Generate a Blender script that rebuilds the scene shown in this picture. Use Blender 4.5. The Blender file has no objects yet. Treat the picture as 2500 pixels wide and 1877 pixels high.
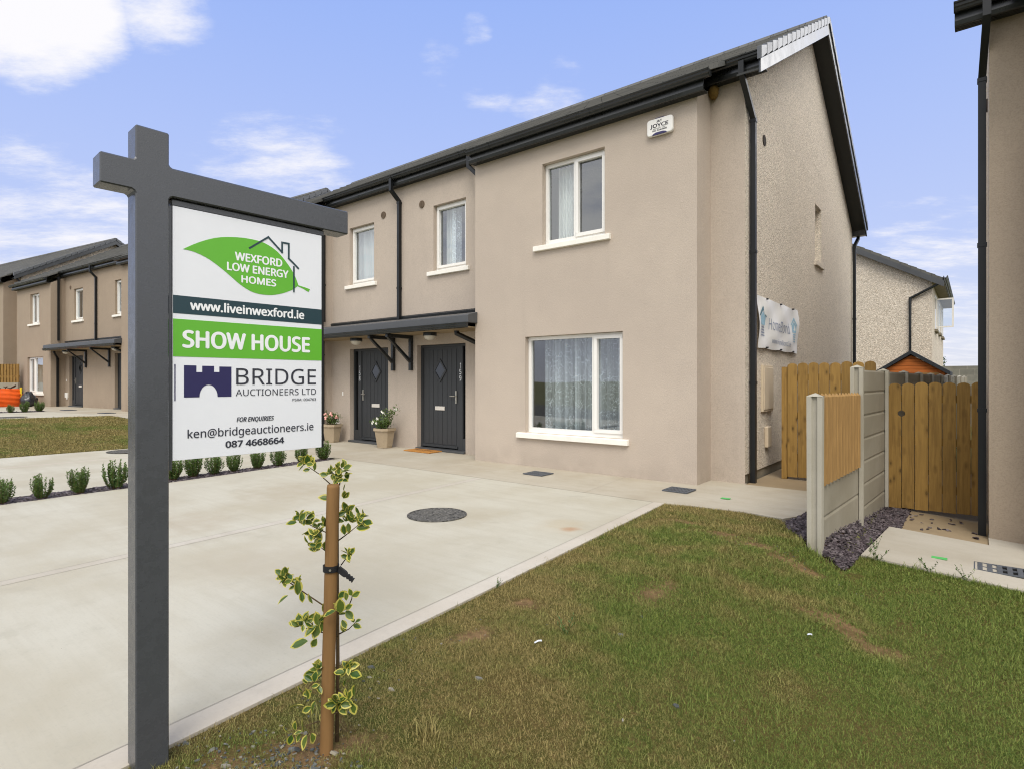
import bpy, bmesh, math, random
import numpy as np
from mathutils import Vector, Matrix
R = math.radians
S = bpy.context.scene
COL = S.collection
random.seed(7)
rng = np.random.default_rng(11)

# ------------------------------------------------------------------ camera
cam = bpy.data.cameras.new('camera'); co = bpy.data.objects.new('camera', cam); COL.objects.link(co)
S.camera = co
co.location = (0, 0, 1.35); co.rotation_euler = (R(90), 0, R(38.65))
cam.sensor_width = 36.0; cam.lens = 1413 / 2500 * 36.0
cam.shift_y = -7.5 / 2500
cam.clip_start = 0.05; cam.clip_end = 3000
S.render.resolution_x, S.render.resolution_y = 1024, 768
S.cycles.filter_width = 1.1

# ------------------------------------------------------------------ world / sun / exposure
S.view_settings.view_transform = 'Standard'; S.view_settings.look = 'None'
S.view_settings.exposure = 0.0; S.view_settings.gamma = 1.0
SUN_EL, SUN_AZ = 52.0, -52.0          # azimuth of the sun, degrees from +X towards +Y
sd = Vector((math.cos(R(SUN_AZ)) * math.cos(R(SUN_EL)), math.sin(R(SUN_AZ)) * math.cos(R(SUN_EL)), math.sin(R(SUN_EL))))
sl = bpy.data.lights.new('sun', 'SUN'); sl.energy = 2.3; sl.angle = R(30); sl.color = (1.0, 0.95, 0.88)
so = bpy.data.objects.new('sun', sl); COL.objects.link(so)
so.rotation_euler = (-sd).to_track_quat('-Z', 'Y').to_euler()

def build_world():
    w = bpy.data.worlds.new('World'); S.world = w; w.use_nodes = True
    nt = w.node_tree; nt.nodes.clear(); N = nt.nodes.new; L = nt.links.new
    def math_(op, a, b=None, c=None, clamp=False):
        n = N('ShaderNodeMath'); n.operation = op; n.use_clamp = clamp
        for i, v in enumerate((a, b, c)):
            if v is None: continue
            if isinstance(v, (int, float)): n.inputs[i].default_value = v
            else: L(v, n.inputs[i])
        return n.outputs[0]
    def mr(v, a, b, c=0., d=1.):
        n = N('ShaderNodeMapRange'); n.interpolation_type = 'SMOOTHSTEP'
        L(v, n.inputs[0])
        for i, q in enumerate((a, b, c, d)): n.inputs[1 + i].default_value = q
        return n.outputs[0]
    def mix(f, a, b):
        n = N('ShaderNodeMix'); n.data_type = 'RGBA'
        if isinstance(f, (int, float)): n.inputs[0].default_value = f
        else: L(f, n.inputs[0])
        for i, q in ((6, a), (7, b)):
            if isinstance(q, tuple): n.inputs[i].default_value = (*q, 1)
            else: L(q, n.inputs[i])
        return n.outputs[2]
    def noise(vec, sc, det=5, rough=.55):
        n = N('ShaderNodeTexNoise'); n.inputs['Scale'].default_value = sc; n.inputs['Detail'].default_value = det
        n.inputs['Roughness'].default_value = rough; L(vec, n.inputs['Vector']); return n.outputs[0]
    tc = N('ShaderNodeTexCoord'); d = tc.outputs['Generated']
    sky = N('ShaderNodeTexSky'); sky.sky_type = 'NISHITA'; sky.sun_disc = False
    sky.sun_elevation = R(SUN_EL); sky.sun_rotation = R(90 - SUN_AZ); sky.air_density = 1.0; sky.dust_density = 1.2
    sep = N('ShaderNodeSeparateXYZ'); L(d, sep.inputs[0]); X, Y, Z = sep.outputs
    k = 10.0                                   # the Background strength below is 1/k of these display values
    # clear air: deep blue high up, paling to a milky horizon
    ramp = N('ShaderNodeValToRGB'); L(Z, ramp.inputs[0]); cr = ramp.color_ramp
    stops = [(0.0, (.84, .86, .97)), (.08, (.74, .79, .99)), (.20, (.57, .67, 1.02)), (.36, (.48, .61, 1.04)), (.55, (.37, .53, 1.04)), (1.0, (.27, .44, .98))]
    while len(cr.elements) < len(stops): cr.elements.new(.5)
    for e, (p, c) in zip(cr.elements, stops): e.position = p; e.color = (*c, 1)
    sc = N('ShaderNodeVectorMath'); sc.operation = 'SCALE'; L(ramp.outputs[0], sc.inputs[0]); sc.inputs['Scale'].default_value = k
    base = mix(.86, sky.outputs[0], sc.outputs[0])
    # wispy cloud, laid on a flat layer overhead so that it foreshortens towards the horizon
    den = math_('ADD', math_('MAXIMUM', Z, 0.0), .12)
    cmb = N('ShaderNodeCombineXYZ'); L(math_('DIVIDE', X, den), cmb.inputs[0]); L(math_('DIVIDE', Y, den), cmb.inputs[1])
    P = cmb.outputs[0]
    rot = N('ShaderNodeMapping'); rot.inputs['Rotation'].default_value = (0, 0, R(-38.65)); L(P, rot.inputs[0])
    stc = N('ShaderNodeMapping'); stc.inputs['Scale'].default_value = (.72, 1.2, 1); L(rot.outputs[0], stc.inputs[0]); PS = stc.outputs[0]
    n1 = noise(PS, 2.4, 9, .66); n2 = noise(P, .55, 4, .5); n3 = noise(PS, 8.0, 8, .68)
    tex = math_('ADD', math_('MULTIPLY', n1, .8), math_('MULTIPLY', n3, .2))
    def blob(v, r0, r1):
        dt = N('ShaderNodeVectorMath'); dt.operation = 'DOT_PRODUCT'; L(d, dt.inputs[0])
        dt.inputs[1].default_value = Vector(v).normalized()
        return mr(dt.outputs['Value'], math.cos(R(r1)), math.cos(R(r0)))
    def amount(*fs):
        o = fs[0]
        for f in fs[1:]: o = math_('MAXIMUM', o, f)
        return o
    W = lambda v, a, b, k: math_('MULTIPLY', blob(v, a, b), k)
    cover = amount(W((-1.33, .245, .72), 2.0, 9.0, 1.0), W((-.955, .525, .335), 3, 11, .57), W((-1.244, .286, .19), 3, 15, .62),
                   W((-1.10, .40, .66), .3, 5.5, .62), W((-.028, 1.258, .08), 3, 16, .58), W((-.674, .741, .602), .2, 2.4, .48),
                   W((-.72, .705, .552), .3, 3.2, .50), W((-.66, .763, .505), .3, 4.2, .48), W((-.555, .836, .496), .3, 5.0, .56), W((-.58, .80, .43), .3, 6, .50))
    open_ = mr(n2, .42, .75, .0, .10)
    thick = math_('ADD', cover, open_)
    m = mr(math_('ADD', math_('MULTIPLY', math_('SUBTRACT', tex, .5), 2.2), math_('MULTIPLY', math_('SUBTRACT', thick, .5), 1.15)), -.09, .56)
    m = math_('MULTIPLY', m, mr(Z, -.02, .05))
    c1 = mix(m, base, (k * .98, k * .97, k * 1.0))
    # bright cloud added across the unseen sky behind the camera as fill light
    ncl = noise(P, .9, 6, .6)
    vd = N('ShaderNodeVectorMath'); vd.operation = 'DOT_PRODUCT'; L(d, vd.inputs[0]); vd.inputs[1].default_value = (-.62, .78, 0)
    back = mr(vd.outputs['Value'], .42, -.05)
    fill_bank = math_('MULTIPLY', back, mr(Z, .0, .25))
    bm = math_('MULTIPLY', fill_bank, mr(ncl, .28, .56))
    c2 = mix(bm, c1, (k * 1.62, k * 1.60, k * 1.56))
    # bright glow added to the unseen sky at right, for glare on the verges
    g = blob((.46, 1.0, .56), 4, 15)
    c3 = mix(g, c2, (k * 4.2, k * 4.1, k * 3.9))
    bg = N('ShaderNodeBackground'); L(c3, bg.inputs[0]); bg.inputs[1].default_value = 1.0 / k
    out = N('ShaderNodeOutputWorld'); L(bg.outputs[0], out.inputs[0])
build_world()

# ------------------------------------------------------------------ materials
def lin(r, g, b):
    f = lambda c: c / 12.92 if c <= .04045 else ((c + .055) / 1.055) ** 2.4
    return tuple(f(v / 255) for v in (r, g, b))
class NT:
    def __init__(s, name):
        s.m = bpy.data.materials.new(name); s.m.use_nodes = True; s.t = s.m.node_tree
        s.b = s.t.nodes['Principled BSDF']; s.out = s.t.nodes['Material Output']
        s.tc = None
    def n(s, t, **kw):
        x = s.t.nodes.new(t)
        for k_, v in kw.items(): setattr(x, k_, v)
        return x
    def l(s, a, b): s.t.links.new(a, b)
    def coord(s, scale=(1, 1, 1), which='Object'):
        if s.tc is None: s.tc = s.n('ShaderNodeTexCoord')
        mp = s.n('ShaderNodeMapping'); mp.inputs['Scale'].default_value = scale
        s.l(s.tc.outputs[which], mp.inputs[0]); return mp.outputs[0]
    def noise(s, vec, sc, det=4, rough=.55):
        n = s.n('ShaderNodeTexNoise'); n.inputs['Scale'].default_value = sc; n.inputs['Detail'].default_value = det
        n.inputs['Roughness'].default_value = rough; s.l(vec, n.inputs['Vector']); return n.outputs[0]
    def voro(s, vec, sc, feat='F1', out='Distance'):
        n = s.n('ShaderNodeTexVoronoi', feature=feat); n.inputs['Scale'].default_value = sc; s.l(vec, n.inputs['Vector']); return n.outputs[out]
    def mr(s, v, a, b, c=0., d=1., smooth=True):
        n = s.n('ShaderNodeMapRange'); n.interpolation_type = 'SMOOTHSTEP' if smooth else 'LINEAR'
        s.l(v, n.inputs[0])
        for i, q in enumerate((a, b, c, d)): n.inputs[1 + i].default_value = q
        return n.outputs[0]
    def mth(s, op, a, b=None):
        n = s.n('ShaderNodeMath', operation=op)
        for i, v in enumerate((a, b)):
            if v is None: continue
            if isinstance(v, (int, float)): n.inputs[i].default_value = v
            else: s.l(v, n.inputs[i])
        return n.outputs[0]
    def mix(s, f, a, b, mode='MIX'):
        n = s.n('ShaderNodeMix', data_type='RGBA', blend_type=mode)
        if isinstance(f, (int, float)): n.inputs[0].default_value = f
        else: s.l(f, n.inputs[0])
        for i, q in ((6, a), (7, b)):
            if isinstance(q, (tuple, list)): n.inputs[i].default_value = (*q[:3], 1)
            else: s.l(q, n.inputs[i])
        return n.outputs[2]
    def bump(s, h, strength=.3, dist=.01, normal=None):
        n = s.n('ShaderNodeBump'); n.inputs['Strength'].default_value = strength; n.inputs['Distance'].default_value = dist
        s.l(h, n.inputs['Height'])
        if normal is not None: s.l(normal, n.inputs['Normal'])
        s.l(n.outputs[0], s.b.inputs['Normal']); return n.outputs[0]
    def base(s, c):
        if isinstance(c, (tuple, list)): s.b.inputs['Base Color'].default_value = (*c[:3], 1)
        else: s.l(c, s.b.inputs['Base Color'])
    def set(s, rough=None, spec=None, metal=None):
        if rough is not None:
            if isinstance(rough, (int, float)): s.b.inputs['Roughness'].default_value = rough
            else: s.l(rough, s.b.inputs['Roughness'])
        if spec is not None: s.b.inputs['Specular IOR Level'].default_value = spec
        if metal is not None: s.b.inputs['Metallic'].default_value = metal
def mul(c, f): return tuple(v * f for v in c)
def simple(name, c, rough=.5, spec=.5, var=.12, sc=6, bump=0, bsc=60, metal=0, stretch=(1, 1, 1)):
    t = NT(name); v = t.coord(stretch)
    n1 = t.noise(v, sc, 5); n2 = t.noise(v, sc * 9, 3)
    f = t.mr(t.mth('ADD', t.mth('MULTIPLY', n1, .65), t.mth('MULTIPLY', n2, .35)), .3, .7)
    t.base(t.mix(f, mul(c, 1 - var), mul(c, 1 + var))); t.set(t.mr(n1, .3, .7, max(rough - .06, 0), rough + .06), spec, metal)
    if bump: t.bump(t.noise(v, bsc, 3), bump, .004)
    return t.m
def plaster(name, c, warm):
    t = NT(name); v = t.coord()
    big = t.noise(v, .55, 5, .6); mid = t.noise(v, 3.2, 5, .65); fine = t.noise(v, 75, 3, .6)
    c1 = t.mix(t.mr(big, .3, .7), mul(c, .97), mul(warm, 1.03))
    c1 = t.mix(t.mr(mid, .35, .75, 0, .3), c1, mul(c, .90))
    # faint rain streaks
    st = t.noise(t.coord((2.2, 2.2, .16)), 2.4, 5, .6)
    c1 = t.mix(t.mr(st, .52, .8, 0, .22), c1, mul(c, .72))
    # damp splash stain low on the wall
    z = t.n('ShaderNodeSeparateXYZ'); t.l(v, z.inputs[0])
    dm = t.mth('MULTIPLY', t.mr(z.outputs[2], .42, .0), t.mr(mid, .3, .62))
    c1 = t.mix(t.mth('MULTIPLY', dm, .30), c1, mul(c, .66))
    c1 = t.mix(t.mr(fine, .42, .68, 0, .34), c1, mul(c, .62))
    pit = t.mr(t.noise(v, 26, 2, .5), .70, .80, 0, .3); c1 = t.mix(pit, c1, mul(c, .6))
    t.base(c1); t.set(.88, .25)
    h = t.mth('ADD', t.mth('MULTIPLY', t.noise(v, 90, 3, .6), .6), t.mth('MULTIPLY', t.noise(v, 34, 3, .5), .3))
    t.bump(h, .7, .008); return t.m
def roughcast(name, c, dark, sc=46):
    t = NT(name); v = t.coord()
    d = t.voro(v, sc); cc = t.voro(v, sc, out='Color'); big = t.noise(v, .8, 5, .6)
    sp = t.n('ShaderNodeSeparateColor'); t.l(cc, sp.inputs[0])
    c1 = t.mix(t.mr(sp.outputs[0], .2, .9), mul(c, .78), mul(c, 1.2))
    c1 = t.mix(t.mr(sp.outputs[1], .84, .94, 0, .85), c1, dark)
    c1 = t.mix(t.mr(d, .3, .8, 0, .4), c1, dark)
    c1 = t.mix(t.mr(big, .42, .72, 0, .28), c1, mul(c, .66))
    t.base(c1); t.set(.92, .2)
    t.bump(t.mth('SUBTRACT', 1.0, d), .9, .012); return t.m
def concrete(name, c, along=(1, 1, 1), tan=None, stains=()):
    t = NT(name); v = t.coord()
    big = t.noise(v, .7, 6, .62); mid = t.noise(v, 3.4, 6, .65); fine = t.noise(v, 60, 4, .7)
    br = t.noise(t.coord(along), 9, 5, .6); br2 = t.noise(t.coord(mul(along, .33)), 5, 5, .6)
    tan = tan or mul(c, .86)
    c1 = t.mix(t.mr(big, .36, .66), mul(c, 1.06), tan)
    c1 = t.mix(t.mr(br2, .42, .72, 0, .30), c1, mul(tan, .93))
    c1 = t.mix(t.mr(br, .44, .76, 0, .16), c1, mul(c, .82))
    c1 = t.mix(t.mr(t.noise(v, 1.7, 7, .7), .5, .74, 0, .5), c1, mul(tan, .90))
    c1 = t.mix(t.mr(mid, .55, .8, 0, .35), c1, mul(c, .80))
    c1 = t.mix(t.mr(fine, .5, .75, 0, .3), c1, mul(c, .68))
    sp = t.voro(v, 7); c1 = t.mix(t.mr(sp, .018, .010, 0, .8), c1, (.06, .055, .045))
    for (x, y, r, col, a) in stains:
        mp = t.n('ShaderNodeVectorMath', operation='DISTANCE'); t.l(v, mp.inputs[0]); mp.inputs[1].default_value = (x, y, 0)
        e = t.mth('ADD', mp.outputs['Value'], t.mth('MULTIPLY', t.mth('SUBTRACT', t.noise(v, 5, 4), .5), r * 1.3))
        c1 = t.mix(t.mr(e, r, 0, 0, a), c1, col)
    t.base(c1); t.set(.86, .3)
    h = t.mth('ADD', t.mth('MULTIPLY', br, .7), t.mth('MULTIPLY', fine, .5)); t.bump(h, .22, .004); return t.m
def timber(name, c, dark, axis=2, knots=True, sc=1.0):
    t = NT(name); st = [14, 14, 14]; st[axis] = .9
    ob = t.n('ShaderNodeObjectInfo'); add = t.n('ShaderNodeVectorMath', operation='ADD')
    t.tc = t.n('ShaderNodeTexCoord'); rv = t.n('ShaderNodeVectorMath', operation='SCALE'); rv.inputs[0].default_value = (31, 17, 23); t.l(ob.outputs['Random'], rv.inputs['Scale'])
    def cd(s):
        a = t.n('ShaderNodeVectorMath', operation='ADD'); t.l(t.tc.outputs['Object'], a.inputs[0]); t.l(rv.outputs[0], a.inputs[1])
        mp = t.n('ShaderNodeMapping'); mp.inputs['Scale'].default_value = s; t.l(a.outputs[0], mp.inputs[0]); return mp.outputs[0]
    v = cd(tuple(x * sc for x in st)); g = t.noise(v, 2.6, 6, .65); big = t.noise(cd((1, 1, 1)), 2.3, 4)
    c1 = t.mix(t.mr(g, .3, .72), mul(c, 1.18), dark); c1 = t.mix(t.mr(big, .35, .7, 0, .5), c1, mul(c, .72))
    c1 = t.mix(.34, c1, t.mix(ob.outputs['Random'], mul(c, .5), mul(c, 1.55)))
    if knots:
        kd = [13, 13, 13]; kd[axis] = 5.6; d = t.voro(cd(tuple(kd)), 1.0)
        c1 = t.mix(t.mth('MULTIPLY', t.mr(d, .20, .08, 0, .85), t.mr(big, .42, .55)), c1, mul(dark, .32)); c1 = t.mix(t.mr(d, .40, .18, 0, .35), c1, mul(dark, .75))
    t.base(c1); t.set(.78, .3); t.bump(g, .35, .004); return t.m
def glass(name, tint=(.80, .85, .86), fac=1.0):
    t = NT(name); t.t.nodes.remove(t.b)
    fr = t.n('ShaderNodeFresnel'); bf = t.n('ShaderNodeNewGeometry'); t.l(t.mr(bf.outputs['Backfacing'], 0, 1, 1.55, 1 / 1.55, False), fr.inputs[0])
    g = t.n('ShaderNodeBsdfGlossy'); g.inputs['Roughness'].default_value = .006; g.inputs['Color'].default_value = (.93, .96, 1, 1)
    tr = t.n('ShaderNodeBsdfTransparent'); tr.inputs[0].default_value = (*tint, 1)
    f = t.n('ShaderNodeMath', operation='MULTIPLY_ADD', use_clamp=True); t.l(fr.outputs[0], f.inputs[0]); f.inputs[1].default_value = 2.3 * fac; f.inputs[2].default_value = .06 * fac
    wv = t.noise(t.coord(), 1.1, 2); b = t.n('ShaderNodeBump'); b.inputs['Strength'].default_value = .03; b.inputs['Distance'].default_value = .05; t.l(wv, b.inputs['Height']); t.l(b.outputs[0], g.inputs['Normal'])
    mx = t.n('ShaderNodeMixShader'); t.l(f.outputs[0], mx.inputs[0]); t.l(tr.outputs[0], mx.inputs[1]); t.l(g.outputs[0], mx.inputs[2])
    t.l(mx.outputs[0], t.out.inputs[0]); return t.m
def net(name, c, pattern):
    t = NT(name); v = t.coord()
    d = t.n('ShaderNodeBsdfTranslucent'); d.inputs[0].default_value = (*c, 1)
    df = t.n('ShaderNodeBsdfDiffuse'); df.inputs[0].default_value = (*c, 1)
    tr = t.n('ShaderNodeBsdfTransparent')
    a = t.n('ShaderNodeAddShader'); t.l(d.outputs[0], a.inputs[0]); t.l(df.outputs[0], a.inputs[1])
    mm = t.n('ShaderNodeMixShader'); t.l(tr.outputs[0], mm.inputs[1]); t.l(a.outputs[0], mm.inputs[2])
    if pattern == 'lace':
        w = t.n('ShaderNodeVectorMath', operation='ADD'); t.l(v, w.inputs[0])
        nz = t.n('ShaderNodeTexNoise'); nz.inputs['Scale'].default_value = 9; t.l(v, nz.inputs['Vector'])
        sc = t.n('ShaderNodeVectorMath', operation='SCALE'); sc.inputs['Scale'].default_value = .10; t.l(nz.outputs['Color'], sc.inputs[0]); t.l(sc.outputs[0], w.inputs[1])
        mp = t.n('ShaderNodeMapping'); mp.inputs['Scale'].default_value = (1.35, .0, .75); t.l(w.outputs[0], mp.inputs[0])
        e = t.voro(mp.outputs[0], 17, 'DISTANCE_TO_EDGE'); dots = t.voro(mp.outputs[0], 58)
        f = t.mth('MAXIMUM', t.mth('MULTIPLY', t.mr(e, .035, .012, 0, 1), t.mr(t.noise(v, 5, 3), .40, .52)), t.mth('MULTIPLY', t.mr(dots, .30, .2), t.mr(t.noise(v, 7, 2), .42, .55)))
        fd = t.mr(t.noise(t.coord((11, 0, 0)), 1.0, 3, .6), .42, .66); f = t.mth('ADD', t.mth('ADD', t.mth('MULTIPLY', f, .42), .30), t.mth('MULTIPLY', fd, .34))
    else:
        f = t.mth('ADD', t.mth('MULTIPLY', t.noise(t.coord((60, 60, 1)), 1, 2), .3), .62)
    t.l(f, mm.inputs[0]); t.l(mm.outputs[0], t.out.inputs[0]); t.t.nodes.remove(t.b); return t.m
def leafmat(name, a, b, rough=.4):
    t = NT(name); at = t.n('ShaderNodeAttribute'); at.attribute_name = 'tint'
    c = t.mix(at.outputs['Fac'], a, b); t.base(c); t.set(rough, .4)
    tl = t.n('ShaderNodeBsdfTranslucent'); t.l(t.mix(.5, c, (.16, .22, .02)), tl.inputs[0])
    mx = t.n('ShaderNodeMixShader'); mx.inputs[0].default_value = .22; t.l(t.b.outputs[0], mx.inputs[1]); t.l(tl.outputs[0], mx.inputs[2])
    t.l(mx.outputs[0], t.out.inputs[0]); return t.m
M = {}
M['plaster'] = plaster('beige_plaster', lin(185, 172, 158), lin(189, 176, 161))  # a lighter tone than the plaster of the other houses
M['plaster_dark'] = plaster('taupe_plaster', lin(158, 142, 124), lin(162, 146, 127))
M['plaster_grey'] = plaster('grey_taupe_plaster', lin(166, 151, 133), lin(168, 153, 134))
M['roughcast'] = roughcast('roughcast', lin(238, 227, 210), lin(170, 156, 136), 74)
M['roughcast_far'] = roughcast('pale_roughcast', lin(224, 213, 196), lin(176, 162, 142), 40)
M['plinth'] = simple('plinth_cement', lin(132, 124, 108), .9, .2, .18, 5, .3)
M['pvc_dark'] = simple('dark_grey_plastic', lin(34, 37, 39), .30, .5, .12, 3)
M['pvc_black'] = simple('black_pipe_plastic', lin(20, 22, 23), .42, .4, .12, 3)
M['pvc_mid'] = simple('slate_grey_plastic', lin(34, 36, 36), .30, .55, .12, 3)
M['pvc_grey'] = simple('grey_trim_plastic', lin(72, 74, 76), .42, .5, .10, 3)
M['soffit'] = simple('soffit_board', lin(44, 45, 43), .55, .4, .2, 8, .1, 30)
M['verge'] = simple('verge_plastic', lin(66, 68, 70), .22, .6, .10, 4)
M['vergecap'] = simple('verge_cap_plastic', lin(86, 88, 90), .30, .55, .10, 4)
M['white'] = simple('white_upvc', lin(232, 230, 224), .35, .5, .03, 4)
M['sill'] = simple('painted_sill', lin(238, 234, 224), .6, .3, .05, 4, .1)
M['door'] = simple('anthracite_door', lin(52, 54, 56), .5, .45, .10, 9, .12, 120, stretch=(8, 8, 1))
M['steel'] = simple('brushed_steel', lin(196, 192, 182), .32, .5, .06, 20, metal=.85)
M['letterbox'] = simple('silver_flap', lin(214, 208, 198), .45, .5, .05, 10)
M['glass'] = glass('window_glass'); M['doorglass'] = glass('dark_door_glass', (.30, .33, .33), .5)
M['lace'] = net('lace_net', (.80, .82, .84), 'lace'); M['curtain'] = net('plain_curtain', (.78, .78, .75), 'plain')
M['room'] = simple('room_wall', lin(150, 142, 130), .9, .2, .1, 2)
M['lamp'] = simple('opal_diffuser', lin(205, 200, 188), .35, .5, .04, 4)
M['vent'] = simple('vent_grille', lin(120, 104, 88), .8, .3, .2, 40, .5, 90)
M['ventdark'] = simple('dark_vent', lin(58, 50, 42), .8, .3, .3, 30, .5, 90)
def tiles():
    t = NT('concrete_roof_tile'); v = t.coord()
    n1 = t.noise(v, 1.1, 5); n2 = t.noise(v, 14, 4, .7)
    br = t.n('ShaderNodeTexBrick'); t.l(t.coord((1, 1.155, 0)), br.inputs['Vector']); br.inputs['Scale'].default_value = 1.0
    br.inputs['Brick Width'].default_value = .3; br.inputs['Row Height'].default_value = .3; br.inputs['Mortar Size'].default_value = .006
    br.inputs['Color1'].default_value = (*lin(82, 82, 79), 1); br.inputs['Color2'].default_value = (*lin(98, 97, 93), 1); br.inputs['Mortar'].default_value = (.008, .008, .008, 1)
    c = t.mix(t.mr(n1, .35, .7, 0, .45), br.outputs[0], lin(108, 106, 99)); c = t.mix(t.mr(n2, .5, .8, 0, .4), c, lin(58, 58, 56))
    t.base(c); t.set(.82, .3); t.bump(t.mth('ADD', br.outputs['Fac'], t.mth('MULTIPLY', n2, .4)), .5, .01); return t.m
M['tile'] = tiles()
RUST = lin(160, 104, 54)
M['drive'] = concrete('brushed_concrete', lin(181, 177, 162), (.5, 6, 1), lin(174, 167, 148),
                      [(-2.9, 4.48, .12, RUST, .6), (-3.05, 4.55, .35, lin(178, 160, 128), .3), (-3.9, 4.4, .5, lin(164, 154, 132), .4), (-5.9, 2.3, .8, lin(163, 151, 130), .5), (-4.2, 2.2, .7, lin(167, 158, 141), .4), (-6.6, 3.8, .9, lin(160, 148, 126), .45)])
M['kerbc'] = concrete('edge_concrete', lin(188, 181, 168), (3, 3, 1), lin(180, 171, 155))
M['drive_pale'] = concrete('pale_band_concrete', lin(184, 178, 166), (.5, 6, 1), lin(176, 168, 152))
M['path'] = concrete('path_concrete', lin(174, 167, 151), (1, 5, 1), lin(166, 156, 137))
M['path_light'] = concrete('pale_path_concrete', lin(176, 170, 157), (1, 5, 1), lin(167, 159, 143))
M['tanpath'] = concrete('tan_path_concrete', lin(150, 133, 106), (3, 3, 1), lin(141, 124, 98))
M['joint'] = simple('joint_line', lin(160, 153, 139), .9, .2, .15, 30)
M['precast'] = concrete('precast_concrete', lin(150, 144, 129), (1, 1, .3), lin(136, 129, 112))
M['precast_post'] = concrete('precast_post_concrete', lin(174, 169, 156), (1, 1, .3), lin(158, 152, 135))
M['timber'] = timber('treated_timber', lin(150, 118, 62), lin(112, 84, 42))
M['timber_pale'] = timber('new_timber', lin(154, 121, 74), lin(124, 94, 54), knots=False, sc=1.6)
M['stake'] = timber('stake_timber', lin(124, 93, 56), lin(88, 64, 36), knots=False, sc=.8)
M['shed'] = timber('stained_shed_board', lin(184, 106, 50), lin(150, 80, 34), 0, False)
M['felt'] = simple('roof_felt', lin(52, 56, 60), .85, .3, .2, 20, .2)
M['block'] = None
def blockmat():
    t = NT('concrete_block'); br = t.n('ShaderNodeTexBrick'); sp = t.n('ShaderNodeSeparateXYZ'); t.l(t.coord(), sp.inputs[0])
    cb = t.n('ShaderNodeCombineXYZ'); t.l(sp.outputs[0], cb.inputs[0]); t.l(sp.outputs[2], cb.inputs[1]); t.l(cb.outputs[0], br.inputs['Vector'])
    br.inputs['Scale'].default_value = 1; br.inputs['Brick Width'].default_value = .45; br.inputs['Row Height'].default_value = .225; br.inputs['Mortar Size'].default_value = .008
    br.inputs['Color1'].default_value = (*lin(122, 122, 114), 1); br.inputs['Color2'].default_value = (*lin(136, 135, 126), 1); br.inputs['Mortar'].default_value = (*lin(154, 150, 140), 1)
    t.base(t.mix(t.mr(t.noise(t.coord(), 6, 5), .4, .7, 0, .4), br.outputs[0], lin(104, 104, 98))); t.set(.92, .2); return t.m
M['block'] = blockmat()
M['signgrey'] = simple('sign_post_plastic', lin(70, 72, 76), .28, .65, .05, 30, .12, 220)
M['signpanel'] = simple('sign_white_panel', lin(230, 232, 236), .34, .5, .02, 2)
M['ink_green'] = simple('green_vinyl', lin(98, 178, 46), .38, .5, .02, 3)
M['ink_teal'] = simple('dark_teal_vinyl', lin(28, 58, 66), .38, .5, .03, 3)
M['ink_navy'] = simple('navy_vinyl', lin(40, 36, 84), .38, .5, .03, 3)
M['ink_dark'] = simple('charcoal_vinyl', lin(50, 52, 62), .4, .5, .03, 3)
M['ink_white'] = simple('white_vinyl', lin(238, 240, 240), .4, .5, .02, 3)
M['ink_black'] = simple('black_print', lin(36, 36, 46), .5, .4, .03, 3)
M['grate'] = simple('cast_grate', lin(84, 88, 94), .6, .5, .2, 20, .2, 80)
M['void'] = simple('dark_void', (.012, .012, .012), .9, .1, .1, 3)
M['chamber'] = roughcast('aggregate_cover', lin(104, 102, 97), lin(40, 40, 42), 42)
M['greenmark'] = simple('green_marker_paint', lin(86, 178, 96), .6, .3, .12, 30)
M['coir'] = simple('coir_mat', lin(176, 124, 66), .95, .1, .2, 60, .8, 200)
M['pot'] = simple('stone_resin_pot', lin(164, 148, 124), .7, .3, .08, 6, .15)
M['soil'] = simple('dark_soil', lin(66, 50, 38), .95, .1, .35, 18, .6, 60)
M['rubber'] = simple('black_rubber', lin(26, 26, 28), .5, .4, .2, 20)
M['orange'] = simple('orange_woven_bag', lin(226, 92, 26), .6, .3, .14, 5, .3, 60)
M['yellow'] = simple('yellow_plastic', lin(236, 206, 54), .4, .4, .04, 5)
M['binbag'] = simple('black_polythene', lin(34, 34, 38), .28, .6, .2, 6)
M['paper'] = simple('white_litter', lin(206, 210, 214), .6, .3, .08, 20)
M['straw'] = simple('dry_straw', lin(196, 170, 116), .7, .3, .1, 30)
M['meter'] = simple('meter_box_plastic', lin(206, 190, 164), .55, .4, .04, 5)
M['nest'] = simple('straw_nest', lin(120, 96, 52), .95, .1, .35, 30, 1.0, 70)
M['bannerm'] = simple('white_banner_vinyl', lin(242, 241, 238), .42, .4, .04, 4)
M['leaf_holly'] = leafmat('holly_green', (.034, .085, .018), (.12, .17, .03), .34)
M['leaf_rim'] = leafmat('holly_cream_rim', (.40, .37, .05), (.60, .53, .13), .42)
M['leaf_box'] = leafmat('box_leaf', (.038, .088, .018), (.125, .21, .04), .42)
M['leaf_pot'] = leafmat('pot_leaf', (.05, .10, .025), (.14, .20, .05), .45)
M['leaf_tree'] = leafmat('tree_leaf', (.03, .06, .02), (.07, .11, .035), .6)
M['petal_pink'] = simple('pink_petal', lin(236, 176, 166), .6, .3, .1, 30)
M['petal_white'] = simple('white_petal', lin(236, 234, 222), .6, .3, .06, 30)
M['bark'] = simple('young_bark', lin(92, 76, 54), .85, .2, .2, 30, .4, 80)
def slate():
    t = NT('plum_slate'); at = t.n('ShaderNodeAttribute'); at.attribute_name = 'tint'
    r = t.n('ShaderNodeValToRGB'); t.l(at.outputs['Fac'], r.inputs[0]); e = r.color_ramp
    e.elements[0].color = (*lin(44, 38, 41), 1); e.elements[1].color = (*lin(116, 107, 108), 1); x = e.elements.new(.6); x.color = (*lin(74, 64, 68), 1)
    t.base(r.outputs[0]); t.set(.6, .4); return t.m
M['slate'] = slate()
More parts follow.
